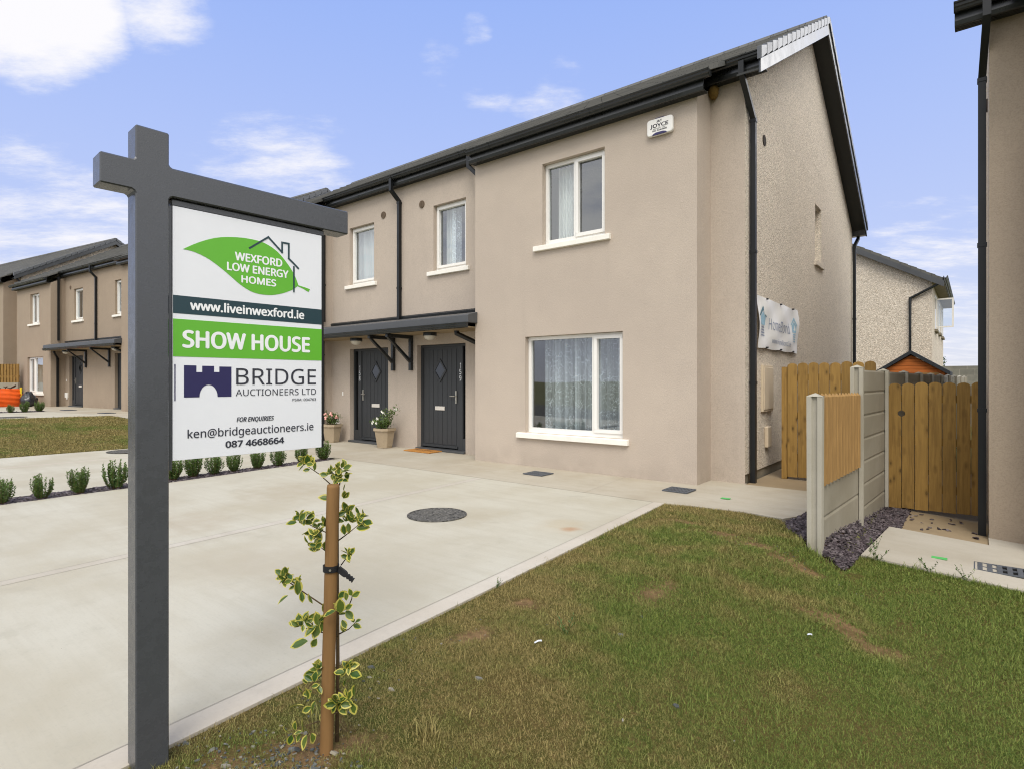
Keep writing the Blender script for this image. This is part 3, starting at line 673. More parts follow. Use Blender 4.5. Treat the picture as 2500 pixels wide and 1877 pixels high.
def house_pair(loc, rz, label, P, mats, detail=2, sides=(-1, 1), right_numbers=None, flush=()):
    root = thing('semi_detached_house', loc, label, 'house', 'houses along the terrace row', rz)
    bi, bo, gl, gr = P['bi'], P['bo'], P['gl'], P['gr']; yb = 9.05; yr = .5; zb, zr = 5.05, 5.34
    half = lambda s: (gr if s > 0 else gl); boo = lambda s: bo + (half(s) - P['g'])
    d0, d1, w0, w1 = P['door'][0], P['door'][1], P['rw'][0], P['rw'][1]; u0, u1, l0, l1 = P['bw']
    def mir(s, a, b): return (a, b) if s > 0 else (-b, -a)
    wall = MB(); ops = []
    for s in sides:
        ops.append((*mir(s, d0, d1), .0, 2.07)); ops.append((*mir(s, w0, w1), 3.50, 4.78))
    wall_open(wall, -bi, bi, 0, zr, yr, ops)
    for s in sides:
        a, b = mir(s, bi, boo(s)); wall_open(wall, a, b, 0, zb, 0, [(*mir(s, u0, u1), 3.48, 4.75), (*mir(s, l0, l1), .54, 2.06)])
        for x in (s * bi, s * boo(s)): wall.quad((x, 0, 0), (x, yr, 0), (x, yr, zr), (x, 0, zb))
        a, b = mir(s, boo(s), half(s)); wall.quad((a, yr, 0), (b, yr, 0), (b, yr, zr), (a, yr, zr))
    MB().quad((-gl, yb, 0), (gr, yb, 0), (gr, yb, 5.14), (-gl, yb, 5.14)).build('rear_wall', mats[0], root, world=False)
    wall.build('front_wall', mats[0], root, world=False)
    # gables with a small stair window
    for s in sides:
        x = s * half(s); g = MB(); top = lambda y: roof_z(y) - .15
        def strip(y0, y1, za=None, zbm=None): g.quad((x, y0, za if za is not None else .12), (x, y1, za if za is not None else .12), (x, y1, zbm if zbm is not None else top(y1)), (x, y0, zbm if zbm is not None else top(y0)))
        wy0, wy1, wz0, wz1 = 4.80, 5.36, 3.63, 4.72
        strip(yr, RIDGE_Y); strip(RIDGE_Y, wy0); strip(wy0, wy1, None, wz0); strip(wy0, wy1, wz1); strip(wy1, yb)
        e = x - s * .14
        for q in (((x, wy0, wz0), (x, wy0, wz1), (e, wy0, wz1), (e, wy0, wz0)), ((x, wy1, wz0), (x, wy1, wz1), (e, wy1, wz1), (e, wy1, wz0)), ((x, wy0, wz1), (x, wy1, wz1), (e, wy1, wz1), (e, wy0, wz1)), ((x, wy0, wz0), (x, wy1, wz0), (e, wy1, wz0), (e, wy0, wz0))): g.quad(*q)
        g.quad((x, yr, .12), (x, yb, .12), (x - s * .02, yb, .11), (x - s * .02, yr, .11))
        go = g.build('gable_wall', mats[1], root, world=False)
        f = MB(); f.box(e - .03, e + .03, wy0 + .001, wy0 + .05, wz0, wz1); f.box(e - .03, e + .03, wy1 - .05, wy1 - .001, wz0, wz1); f.box(e - .03, e + .03, wy0 + .05, wy1 - .05, wz0, wz0 + .05); f.box(e - .03, e + .03, wy0 + .05, wy1 - .05, wz1 - .05, wz1 - .001)
        wo = f.build('gable_window', M['white'], root, world=False)
        MB().quad((e, wy0 + .05, wz0 + .05), (e, wy1 - .05, wz0 + .05), (e, wy1 - .05, wz1 - .05), (e, wy0 + .05, wz1 - .05)).build('pane', M['glass'], wo, world=False)
        MB().box(e, x + s * .05, wy0 - .08, wy1 + .08, wz0 - .085, wz0 - .002).build('sill', mats[1], wo, world=False, bevel=.006)
        MB().box(x - s * .02, x - s * .3, yr + .02, yb - .02, -.3, .118).build('plinth', M['plinth'], root, world=False)
    # dark rooms behind the glass
    rm = MB()
    for s in sides:
        a, b = mir(s, .06, half(s) - .16); rm.quad((a, 4.2, 0), (b, 4.2, 0), (b, 4.2, 5.0), (a, 4.2, 5.0)); rm.box(a, b, .72, 4.2, 2.55, 2.75); rm.quad((a, .72, .03), (b, .72, .03), (b, 4.2, .03), (a, 4.2, .03))
        c, d = mir(s, bi + .05, boo(s) - .05); rm.box(c, d, .16, .71, 2.5, 2.8); rm.quad((c, .16, .03), (d, .16, .03), (d, .71, .03), (c, .71, .03))
        for xx in ((s * 3.0), s * (half(s) - .17)): rm.quad((xx, .72, 0), (xx, 4.2, 0), (xx, 4.2, 5.2), (xx, .72, 5.2))
    rm.build('room', M['room'], root, world=False)
    # windows and doors
    for s in sides:
        a, b = mir(s, u0, u1); mid = a + (b - a) * .5; window(root, a, b, 3.48, 4.75, 0, mid, 1, cur=[dict(x=(a + .08, a + .36), n=4, a=.025, m='curtain', y=.34)] if s > 0 else [dict(x=(a, b), n=7, m='curtain', y=.3)])
        a, b = mir(s, l0, l1)
        m_ = (a + (b - a) * .70) if (s > 0 and P['lsash']) else (a + (b - a) * .36)
        window(root, a, b, .54, 2.06, 0, m_, 1 if P['lsash'] else 0, cur=[dict(x=(a + .14, b + .2), n=9, a=.045, m='lace', y=.36)] if detail > 1 else [dict(x=(a, b - .5), n=7, m='curtain', y=.4)])
        a, b = mir(s, w0, w1)
        cc = [dict(x=(a + .26, a + .50), n=2, a=.02, m='lace', y=.26), dict(x=(a + .06, a + .30), n=3, a=.02, y=.30)] if s > 0 else [dict(x=(a, b + .1), n=4, a=.03, m='curtain', y=.26)]
        window(root, a, b, 3.50, 4.78, yr, None, 0, cur=cc if detail > 1 else [dict(x=(a, b), n=5, y=.3)], sl=.12 if s < 0 else .14)
        a, b = mir(s, d0, d1); door(root, a, b, 2.07, yr, s, (right_numbers or {}).get(s))
    # roof: sawtooth tile courses on both slopes, bay eaves run lower
    r = MB(); xl, xr = -gl - (.0 if -1 in flush else .27), gr + .27
    ye0, ye1 = .13, yb + .20; ys0 = .285
    pf = tile_profile(ys0, RIDGE_Y, roof_z); pb = tile_profile(ye1, RIDGE_Y, roof_z)[::-1]
    body = pf + pb; under = [(ye1, roof_z(ye1) - .10), (RIDGE_Y, roof_z(RIDGE_Y) - .12), (ys0, roof_z(ys0) - .03)]
    r.prism(body + under, xl, xr, 'x')
    for s in sides:
        a, b = mir(s, bi - .02, boo(s) + .28); pp = tile_profile(-.215, .284, roof_z); r.prism(pp + [(.284, roof_z(.284) - .05), (-.215, roof_z(-.215) - .02)], a, b, 'x')
    ro = r.build('roof', M['tile'], root, world=False)
    c = MB(); n = int((xr - xl) / .45)
    for i in range(n):
        a = xl + (xr - xl) * i / n; b = xl + (xr - xl) * (i + 1) / n; zt = roof_z(RIDGE_Y)
        c.prism([(RIDGE_Y - .14, zt - .045), (RIDGE_Y - .05, zt + .055), (RIDGE_Y + .05, zt + .055), (RIDGE_Y + .14, zt - .045)], a + .004, b - .004 + (.02 if i < n - 1 else 0), 'x')
    c.build('ridge_tiles', M['tile'], ro, world=False)
    for s in sides:
        if s in flush: continue
        xo = s * (half(s) + .30); v = MB(); step = .30 * math.cos(R(30))
        for (ya, yz) in ((ye0 - .02, RIDGE_Y), (ye1 + .02, RIDGE_Y)):
            k = max(1, round(abs(yz - ya) / step)); dy = (yz - ya) / k
            for i in range(k):
                a, b = ya + i * dy, ya + (i + 1) * dy
                a2, b = a + dy * .03, b - dy * .05
                v.prism([(a2, roof_z(a2) + .060), (b, roof_z(b) + .034), (b, roof_z(b) - .075), (a2, roof_z(a2) - .10)], xo - s * .04, xo + s * (.014 - .0), 'x')
        v.build('verge_cap', M['vergecap'], root, world=False, bevel=.003, seg=1)
        bb = MB(); bb.prism([(ye0 + .02, roof_z(ye0) - .09), (RIDGE_Y, roof_z(RIDGE_Y) - .085), (ye1 - .02, roof_z(ye1) - .09), (ye1 - .02, roof_z(ye1) - .26), (RIDGE_Y, roof_z(RIDGE_Y) - .285), (ye0 + .02, roof_z(ye0) - .265)], xo - s * .03, xo - s * .006, 'x')
        bb.build('bargeboard', M['verge'], root, world=False, bevel=.004)
        sf = MB()
        for (ya, yz) in ((ye0 + .02, RIDGE_Y), (RIDGE_Y, ye1 - .02)):
            za, zz = roof_z(ya) - .235, roof_z(yz) - .235; sf.add([(x_, y_, z_ + h) for h in (0, .02) for (x_, y_, z_) in ((s * half(s), ya, za), (xo - s * .03, ya, za), (xo - s * .03, yz, zz), (s * half(s), yz, zz))], [(0, 1, 2, 3), (4, 7, 6, 5), (0, 4, 5, 1), (1, 5, 6, 2), (2, 6, 7, 3), (3, 7, 4, 0)])
            for t_ in (.33, .66):
                xx = s * half(s) + (xo - s * .03 - s * half(s)) * t_; sf.add([(xx + q, y_, z_ - .004) for (y_, z_) in ((ya, za), (yz, zz)) for q in (-.003, .003)], [(0, 1, 3, 2)])
        sf.build('verge_soffit', M['soffit'], root, world=False)
    for s in sides:
        a, b = mir(s, bi + .0, boo(s) + .14); eaves(root, a, b, 0, zb, (True, True), (0, .10) if s > 0 else (-.10, 0))
        a, b = mir(s, boo(s), half(s) + .28); eaves(root, a, b, yr, zr)
        # corner and return downpipes
        xg = s * (half(s) + .055); y0 = yr - .153 - .06
        pipe(root, [(s * (half(s) + .02), y0, zr + .13), (s * (half(s) + .02), y0, zr - .02), (xg, yr + .18, 4.86), (xg, yr + .18, .0)])
        xp = s * (bi - .05); pipe(root, [(xp, .25, zr - .02), (xp, .25, 2.70)]) if s < 0 else pipe(root, [(s * (bi - .42), y0, zr + .13), (s * (bi - .42), y0, zr - .12), (xp, .30, zr - .46), (xp, .30, 2.62)])
        pipe(root, [(s * (bi - .42), -.02, 2.24), (s * (bi - .42), -.02, 2.19), (xp, .22, 1.98), (xp, .22, 0)])
        if s not in flush: pipe(root, [(s * (half(s) + .10), yb + .22, 5.0), (s * (half(s) + .10), yb + .22, 4.9), (xg, yb - .06, 4.66), (xg, yb - .06, 0)])
    eaves(root, -bi, bi, yr, zr, (False, False))
    be = MB(); be.box(xl, xr, yb, yb + .15, 4.92, 5.12); be.build('rear_fascia', M['pvc_dark'], root, world=False)
    px = P.get('pipe', 0); y0 = yr - .153 - .06
    pipe(root, [(px - .06, y0, zr + .13), (px - .06, y0, zr - .10), (px, yr - .05, zr - .30), (px, yr - .05, 2.62)])
    # canopy over the two doors
    c = MB(); x = bi + .055; c.prism([(-.24, 2.345), (-.24, 2.47), (-.20, 2.49), (-.005, 2.535), (-.005, 2.345)], -x, x, 'x'); c.prism([(-.006, 2.345), (-.006, 2.535), (yr, 2.62), (yr, 2.345)], -bi + .002, bi - .002, 'x')
    can = c.build('door_canopy', M['pvc_grey'], root, world=False, bevel=.006)
    g = MB(); g.prism([(-.215 + p[0] * .55, 2.344 + p[1] * 1.05) for p in GUT[:10]], -x + .02, x - .02, 'x'); g.box(-bi + .004, bi - .004, -.2, -.18, 2.26, 2.344); g.build('canopy_gutter', M['pvc_dark'], can, world=False)
    MB().box(-bi + .004, bi - .004, -.179, yr, 2.27, 2.285).build('canopy_soffit', M['tanpath'], can, world=False)
    fl = MB(); fl.prism([(yr - .02, 2.621), (yr - .03, 2.66), (yr, 2.69), (yr, 2.621)], -bi + .003, bi - .003, 'x'); fl.build('flashing', M['pvc_dark'], can, world=False)
    for bx in P['brackets']:
        k = MB(); k.box(bx - .035, bx + .035, yr - .07, yr, 1.57, 2.27); k.box(bx - .035, bx + .035, -.16, yr - .07, 2.20, 2.27)
        k.add([(bx + q, y_, z_) for q in (-.028, .028) for (y_, z_) in ((-.14, 2.199), (-.07, 2.199), (yr - .07, 1.80), (yr - .07, 1.72))], [(0, 1, 2, 3), (4, 7, 6, 5), (0, 4, 5, 1), (1, 5, 6, 2), (2, 6, 7, 3), (3, 7, 4, 0)])
        k.build('canopy_bracket', M['pvc_dark'], root, world=False, bevel=.005)
    for s in sides:
        lx = s * P['lamp']; b = MB(); b.tube([(lx, .2, 2.27), (lx, .2, 2.205)], .13, 20); lo = b.build('porch_lamp', M['pvc_dark'], root, world=False)
        d = MB(); d.dome((0, 0, 0), .118, .118, .085, 20, 6); d.v = [(lx + p[0], .2 + p[1], 2.205 - p[2]) for p in d.v]; d.build('diffuser', M['lamp'], lo, world=False, smooth=True)
        vx = s * P['vent']; v = MB(); v.tube([(vx, yr, 4.87), (vx, yr - .012, 4.87)], .075, 20)
        for i in range(-3, 4): hw = math.sqrt(max(.07 ** 2 - (i * .02) ** 2, 0)); v.box(vx - hw, vx + hw, yr - .02, yr - .011, 4.87 + i * .02 - .005, 4.87 + i * .02 + .005)
        v.build('wall_vent', M['vent'], root, world=False)
        xg = s * half(s); v = MB(); v.tube([(xg, 1.38, 4.81), (xg + s * .012, 1.38, 4.81)], .075, 18); v.build('gable_vent', M['ventdark'], root, world=False)
    if P.get('meter'):
        xg = gr; m = MB(); m.box(xg, xg + .035, 1.22, 1.74, .92, 1.58); m.box(xg + .034, xg + .046, 1.25, 1.71, .95, 1.55); m.build('meter_box', M['meter'], root, world=False, bevel=.008)
        m = MB(); m.box(xg, xg + .05, 1.40, 1.60, .40, .70); m.build('duct_cover', M['meter'], root, world=False, bevel=.012)
        m = MB(); m.box(bi - .40, bi - .28, yr - .05, yr, .40, .57); m.build('outdoor_socket', M['white'], root, world=False, bevel=.012)
    m = MB(); bx = -d1 - .26; m.box(bx - .02, bx + .02, yr - .012, yr, 1.03, 1.12); m.build('doorbell', M['white'], root, world=False, bevel=.004)
    m = MB(); m.box(-bi + .14, -bi + .32, yr - .07, yr, .37, .57); m.tube([(-bi + .30, yr - .04, .37), (-bi + .30, yr - .04, .30)], .025, 8); m.build('boiler_terminal', M['white'], root, world=False, bevel=.02)
    return root
PM = dict(bi=2.48, bo=6.375, g=6.83, gl=6.83, gr=6.83, door=(.45, 1.78), rw=(.92, 1.79), bw=(3.90, 5.01, 3.56, 5.30), lsash=1, pipe=-.04, brackets=(-.25, .30), lamp=1.14, vent=.595, meter=True)
main_house = house_pair((-9.20, 7.39, 0), 0, 'large beige rendered pair of semi-detached houses with grey front doors, behind the show house sign', PM, (M['plaster'], M['roughcast']), 2, right_numbers={1: '159', -1: '158'})
PL = dict(PM, bi=3.15, bo=6.95, g=7.4, gl=7.4, gr=8.25, door=(1.40, 2.74), rw=(1.42, 2.29), bw=(4.38, 5.40, 3.96, 5.72), pipe=-.1, brackets=(-1.05, 1.02), lamp=2.2, vent=2.6, meter=False, lsash=0)
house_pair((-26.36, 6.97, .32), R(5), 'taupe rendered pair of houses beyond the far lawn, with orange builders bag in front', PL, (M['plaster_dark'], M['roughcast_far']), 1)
PF = dict(PM, meter=False)
a9 = R(9)
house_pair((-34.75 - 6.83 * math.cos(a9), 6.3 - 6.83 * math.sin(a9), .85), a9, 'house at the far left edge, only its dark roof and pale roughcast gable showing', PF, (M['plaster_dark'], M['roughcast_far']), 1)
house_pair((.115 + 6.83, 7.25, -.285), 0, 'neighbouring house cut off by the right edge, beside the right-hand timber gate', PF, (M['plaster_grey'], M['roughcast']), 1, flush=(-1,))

def rear_house():
    Y0, X1, zg = 24.6, -1.15, -.3; x0, rx, L_ = -9.4, -5.27, 9.0; rt = thing('house', (X1, Y0, zg), 'pale roughcast house behind the back gardens, with an open upstairs window', 'house')
    ze, zr_ = 4.85, 4.85 + (X1 - rx) * T30
    w = MB(); w.add([(x0, Y0, zg), (X1, Y0, zg), (X1, Y0, ze), (rx, Y0, zr_), (x0, Y0, ze)], [(0, 1, 2, 3, 4)]); w.quad((X1, Y0, zg), (X1, Y0 + L_, zg), (X1, Y0 + L_, ze), (X1, Y0, ze)); w.quad((x0, Y0, zg), (x0, Y0 + L_, zg), (x0, Y0 + L_, ze), (x0, Y0, ze)); w.add([(x0, Y0 + L_, zg), (X1, Y0 + L_, zg), (X1, Y0 + L_, ze), (rx, Y0 + L_, zr_), (x0, Y0 + L_, ze)], [(4, 3, 2, 1, 0)])
    w.build('wall', M['roughcast_far'], rt)
    ov = .36; zt = lambda x: zr_ + .16 - abs(x - rx) * T30
    r = MB(); xs = [X1 + ov - i * .26 for i in range(int((X1 + ov - rx) / .26) + 1)]; top = []
    for a, b in zip(xs, xs[1:] + [rx]): top += [(a, zt(a) + .034), (b, zt(b) + .01)]
    left = [(2 * rx - p[0], p[1]) for p in top[::-1]]
    r.prism(top + left[1:] + [(2 * rx - X1 - ov, zt(X1 + ov) - .07), (rx, zr_ + .06), (X1 + ov, zt(X1 + ov) - .07)], Y0 - .2, Y0 + L_ + .2, 'y'); ro = r.build('roof', M['tile'], rt)
    b = MB(); b.prism([(X1 + ov - .02, zt(X1 + ov) - .06), (rx, zr_ + .07), (rx, zr_ - .13), (X1 + ov - .02, zt(X1 + ov) - .26)], Y0 - .23, Y0 - .2, 'y'); b.build('bargeboard', M['pvc_grey'], rt)
    s = MB(); s.box(X1, X1 + ov - .04, Y0 - .2, Y0 + L_, ze - .13, ze - .11); s.build('soffit', M['plinth'], rt)
    g = MB(); g.prism([(X1 + ov - .04 - p[0], ze + .06 + p[1]) for p in GUT], Y0 - .2, Y0 + L_, 'y'); g.box(X1 + ov - .045, X1 + ov - .02, Y0 - .2, Y0 + L_, ze - .13, ze + .05); g.build('gutter', M['pvc_grey'], rt)
    p = MB(); p.tube([(X1 + .26, Y0 - .14, ze), (X1 + .24, Y0 - .14, ze - .16), (X1 - .62, Y0 - .06, ze - .60), (X1 - .62, Y0 - .06, zg)], .05, 8); p.build('downpipe', M['pvc_dark'], rt)
    for (ya, yb_, za, zb_) in ((26.2, 27.4, 3.25, 4.5), (29, 30, 3.3, 4.5), (31.5, 32.6, 3.3, 4.5), (27, 28.5, .6, 1.8)):
        f = MB(); f.box(X1 - .04, X1 + .02, ya, ya + .06, za, zb_); f.box(X1 - .04, X1 + .02, yb_ - .06, yb_, za, zb_); f.box(X1 - .04, X1 + .02, ya + .06, yb_ - .06, za, za + .06); f.box(X1 - .04, X1 + .02, ya + .06, yb_ - .06, zb_ - .06, zb_)
        o = f.build('window', M['white'], rt); MB().box(X1, X1 + .09, ya - .12, yb_ + .12, za - .09, za - .002).build('sill', M['plinth'], o)
        MB().quad((X1 + .004, ya + .06, za + .06), (X1 + .004, yb_ - .06, za + .06), (X1 + .004, yb_ - .06, zb_ - .06), (X1 + .004, ya + .06, zb_ - .06)).build('pane', M['glass'], o)
    c = MB(); xa, xb, za, zb_ = X1 + .03, X1 + .56, 3.30, 4.36; yy = 26.22
    c.box(xa, xa + .045, yy, yy + .045, za, zb_); c.box(xb - .055, xb, yy, yy + .045, za, zb_); c.box(xa + .045, xb - .055, yy, yy + .045, za, za + .05); c.box(xa + .045, xb - .055, yy, yy + .045, zb_ - .05, zb_)
    o = c.build('open_casement', M['white'], rt); MB().quad((xa + .045, yy + .02, za + .05), (xb - .055, yy + .02, za + .05), (xb - .055, yy + .02, zb_ - .05), (xa + .045, yy + .02, zb_ - .05)).build('pane', M['glass'], o)
rear_house()
def shed():
    cx, Y0, zg = -1.46, 20.5, -.22; rt = thing('garden_shed', (cx, Y0, zg), 'orange stained timber garden shed with dark felt roof behind the fence', 'shed')
    hw, ze, zp = .80, 1.60, 2.12; w = MB(); n = 15
    for i in range(n):
        z0 = zg + (ze - zg) * i / 11
        if i < 11: w.box(cx - hw, cx + hw, Y0 - (.012 if i % 2 else .006), Y0 + 2.0, z0, z0 + (ze - zg) / 11 - .008)
    for i in range(5):
        z0 = ze + (zp - ze) * i / 5; h0 = hw * (1 - i / 5); h1 = hw * (1 - (i + 1) / 5); z1 = ze + (zp - ze) * (i + 1) / 5 - .008
        w.prism([(cx - h0, z0), (cx + h0, z0), (cx + h1, z1), (cx - h1, z1)], Y0 - (.012 if i % 2 else .006), Y0 + 2.0, 'y')
    w.build('boarded_wall', M['shed'], rt)
    r = MB(); r.prism([(cx - hw - .12, ze - .08), (cx, zp + .02), (cx + hw + .12, ze - .08), (cx + hw + .12, ze + .03), (cx, zp + .13), (cx - hw - .12, ze + .03)], Y0 - .12, Y0 + 2.1, 'y'); r.build('felt_roof', M['felt'], rt)
    d = MB(); d.box(cx + .18, cx + .66, Y0 - .03, Y0 - .013, 1.56, 1.60); d.box(cx + .62, cx + .66, Y0 - .03, Y0 - .013, zg + .1, 1.56); d.build('door_trim', M['timber_pale'], rt)
shed()
def block_wall():
    m = MB(); m.box(-12, 9, 27.6, 27.82, -.6, 1.93); o = m.build('garden_wall', M['block']); tag(o, 'grey concrete block boundary wall at the end of the back gardens', 'wall')
block_wall()

# ------------------------------------------------------------------ fences and gates
def board(x0, x1, z0, z1, y0, y1, round_top=True, notch=None):
    w = x1 - x0; pts = [(x0, z0), (x1, z0)]
    if notch and notch[0] == 'r':
        for i in range(9): a = -math.pi / 2 - math.pi * i / 8; pts.append((x1 + notch[2] * math.cos(a), notch[1] + notch[2] * math.sin(a)))
    top = z1 - w * .36
    pts.append((x1, top))
    for i in range(1, 10): a = math.pi * i / 10; pts.append(((x0 + x1) / 2 + w / 2 * math.cos(a), top + w * .36 * math.sin(a)))
    pts.append((x0, top))
    if notch and notch[0] == 'l':
        for i in range(9): a = math.pi / 2 - math.pi * i / 8; pts.append((x0 + notch[2] * math.cos(a), notch[1] + notch[2] * math.sin(a)))
    m = MB(); m.prism(pts, y0, y1, 'y'); return m
def gate(x0, x1, y, zg, ht, label, hole=None):
    rt = thing('side_gate', ((x0 + x1) / 2, y, zg), label, 'gate', 'timber side gates')
    n = int(round((x1 - x0) / .1335)); w = (x1 - x0) / n; rr = random.Random(int(x0 * 37))
    for i in range(n):
        a = x0 + i * w; nt = None
        if hole and i == 0: nt = ('r', hole, .036)
        if hole and i == 1: nt = ('l', hole, .036)
        board(a + .003, a + w - .003, zg + .03 + rr.uniform(-.006, .006), zg + ht + rr.uniform(-.008, .008) + (.012 * (i / n)), y + rr.uniform(-.002, .002), y + .022, True, nt).build('board', M['timber'], rt, bevel=.003)
    for z in (zg + .25, zg + ht * .52, zg + ht - .24): MB().box(x0, x1, y + .023, y + .065, z, z + .09).build('rail', M['timber'], rt)
    p = MB(); p.box(x0 - .07, x0 - .004, y - .01, y + .07, zg, zg + ht - .05); p.build('gate_post', M['timber'], rt)
    return rt
gate(-2.04, -.985, 8.68, .0, 1.60, 'timber side gate of round-topped boards against the roughcast gable wall')
gate(-.845, .10, 8.60, -.24, 1.575, 'timber side gate with round latch hole beside the neighbouring house', hole=.955)
def boundary_fence():
    fx = lambda y: -.895 + .05 * (y - 8.57)
    ys = [5.42, 7.05, 8.57] + [8.57 + 1.62 * i for i in range(1, 9)]
    tops = [1.255, 1.525] + [1.512] * 10
    rt = thing('boundary_fence', (fx(5.42), 5.42, G(fx(5.42) - .1, 5.42)), 'precast concrete post and panel fence running between the two houses, with short slatted front section', 'fence')
    for y, t in zip(ys, tops):
        x = fx(y); p = MB(); zb_ = -.5; a = .055
        p.prism([(x - a, y - .05), (x - .022, y - .05), (x - .014, y - .028), (x + .014, y - .028), (x + .022, y - .05), (x + a, y - .05), (x + a, y + .05), (x + .02, y + .05), (x + .02, y + .03), (x - .02, y + .03), (x - .02, y + .05), (x - a, y + .05)], zb_, t - .03, 'z')
        p.add([(x - a, y - .05, t - .03), (x + a, y - .05, t - .03), (x + a, y + .05, t - .03), (x - a, y + .05, t - .03), (x, y, t)], [(0, 1, 4), (1, 2, 4), (2, 3, 4), (3, 0, 4), (3, 2, 1, 0)])
        p.build('concrete_post', M['precast_post'], rt, bevel=.004)
    for i in range(len(ys) - 1):
        ya, yb_ = ys[i] + .04, ys[i + 1] - .04; nz = 2 if i == 0 else 7; z0 = -.12 if i == 0 else -.26; hh = .287 if i == 0 else .248
        for j in range(nz):
            m = MB(); xa, xb = fx(ya), fx(yb_); t = .019; q = .016
            pts = [(ya, xa), (yb_, xb)]; za, zb_ = z0 + j * hh, z0 + (j + 1) * hh - .003
            m.add([(x_ + s * tt, y_, z_) for (z_, tt) in ((za, t * .6), (za + .02, t), (zb_ - .02, t), (zb_, t * .6)) for (y_, x_) in pts for s in (-1, 1)], [])
            vs = m.v[:]; m.v = []; 
            fs = []
            for k in range(3):
                o = k * 4; fs += [(o, o + 2, o + 6, o + 4), (o + 1, o + 5, o + 7, o + 3), (o, o + 4, o + 5, o + 1), (o + 2, o + 3, o + 7, o + 6)]
            fs += [(0, 1, 3, 2), (12, 14, 15, 13)]; m.add(vs, fs); m.build('concrete_panel', M['precast'], rt)
    n = 12; ya, yb_ = ys[0] + .055, ys[1] - .06; w = (yb_ - ya) / n; tp = bpy.data.objects.new('timber_panel', None); COL.objects.link(tp); bpy.data.objects.remove(tp)
    m = MB()
    for i in range(n):
        y0 = ya + i * w; yc = y0 + w / 2; x = fx(yc); h = 1.248 - .001 * i; z0 = .462; r_ = w / 2 - .008
        prof = [(x + .020, yc - r_), (x + .028, yc - r_), (x + .048, yc - r_ * .6), (x + .054, yc), (x + .048, yc + r_ * .6), (x + .028, yc + r_), (x + .020, yc + r_)]
        m.prism(prof, z0, h - .03, 'z'); k = len(prof)
        m.add([(p[0], p[1], h - .03) for p in prof] + [(x + .022, yc - r_ * .45, h), (x + .022, yc + r_ * .45, h)], [(0, 1, 2, k), (2, 3, k), (3, k + 1, k), (3, 4, k + 1), (4, 5, 6, k + 1), (0, k, k + 1, 6)])
    po = m.build('slatted_panel', M['timber_pale'], rt)
    b = MB()
    for z in (.56, 1.08): b.box(fx(6) - .02, fx(6) + .018, ya, yb_, z, z + .07)
    b.build('back_rail', M['timber_pale'], po)
boundary_fence()
def far_fence():
    rt = thing('front_fence', (-33.5, 6.1, .4), 'timber slat fence on a concrete base beside the taupe houses, behind the builders bag', 'fence')
    d = Vector((math.cos(R(140)), -math.sin(R(40)), 0)) if False else Vector((-.86, -.5, 0))
    o = Vector((-32.45, 6.26, 0)); n = 20; m = MB(); c = MB()
    for i in range(n):
        a = o + d * (.155 * i); b = a + d * .105; nn = Vector((-d.y, d.x, 0)) * .02
        m.add([(p.x + s * nn.x, p.y + s * nn.y, z) for z in (1.30, 2.10) for p in (a, b) for s in (-1, 1)], [(0, 1, 3, 2), (4, 6, 7, 5), (0, 2, 6, 4), (1, 5, 7, 3), (0, 4, 5, 1), (2, 3, 7, 6)])
    e = o + d * 3.1; nn = Vector((-d.y, d.x, 0)) * .05
    m.add([(p.x + s * nn.x * .7 - nn.x * .3, p.y + s * nn.y * .7 - nn.y * .3, z) for z in (1.5, 1.6) for p in (o, e) for s in (-.6, .6)], [(0, 1, 3, 2), (4, 6, 7, 5), (0, 2, 6, 4), (1, 5, 7, 3), (0, 4, 5, 1), (2, 3, 7, 6)])
    m.build('slats', M['timber'], rt)
    c.add([(p.x + s * nn.x, p.y + s * nn.y, z) for z in (.1, 1.3) for p in (o, e) for s in (-1, 1)], [(0, 1, 3, 2), (4, 6, 7, 5), (0, 2, 6, 4), (1, 5, 7, 3), (0, 4, 5, 1), (2, 3, 7, 6)]); c.build('concrete_base', M['precast'], rt)
far_fence()

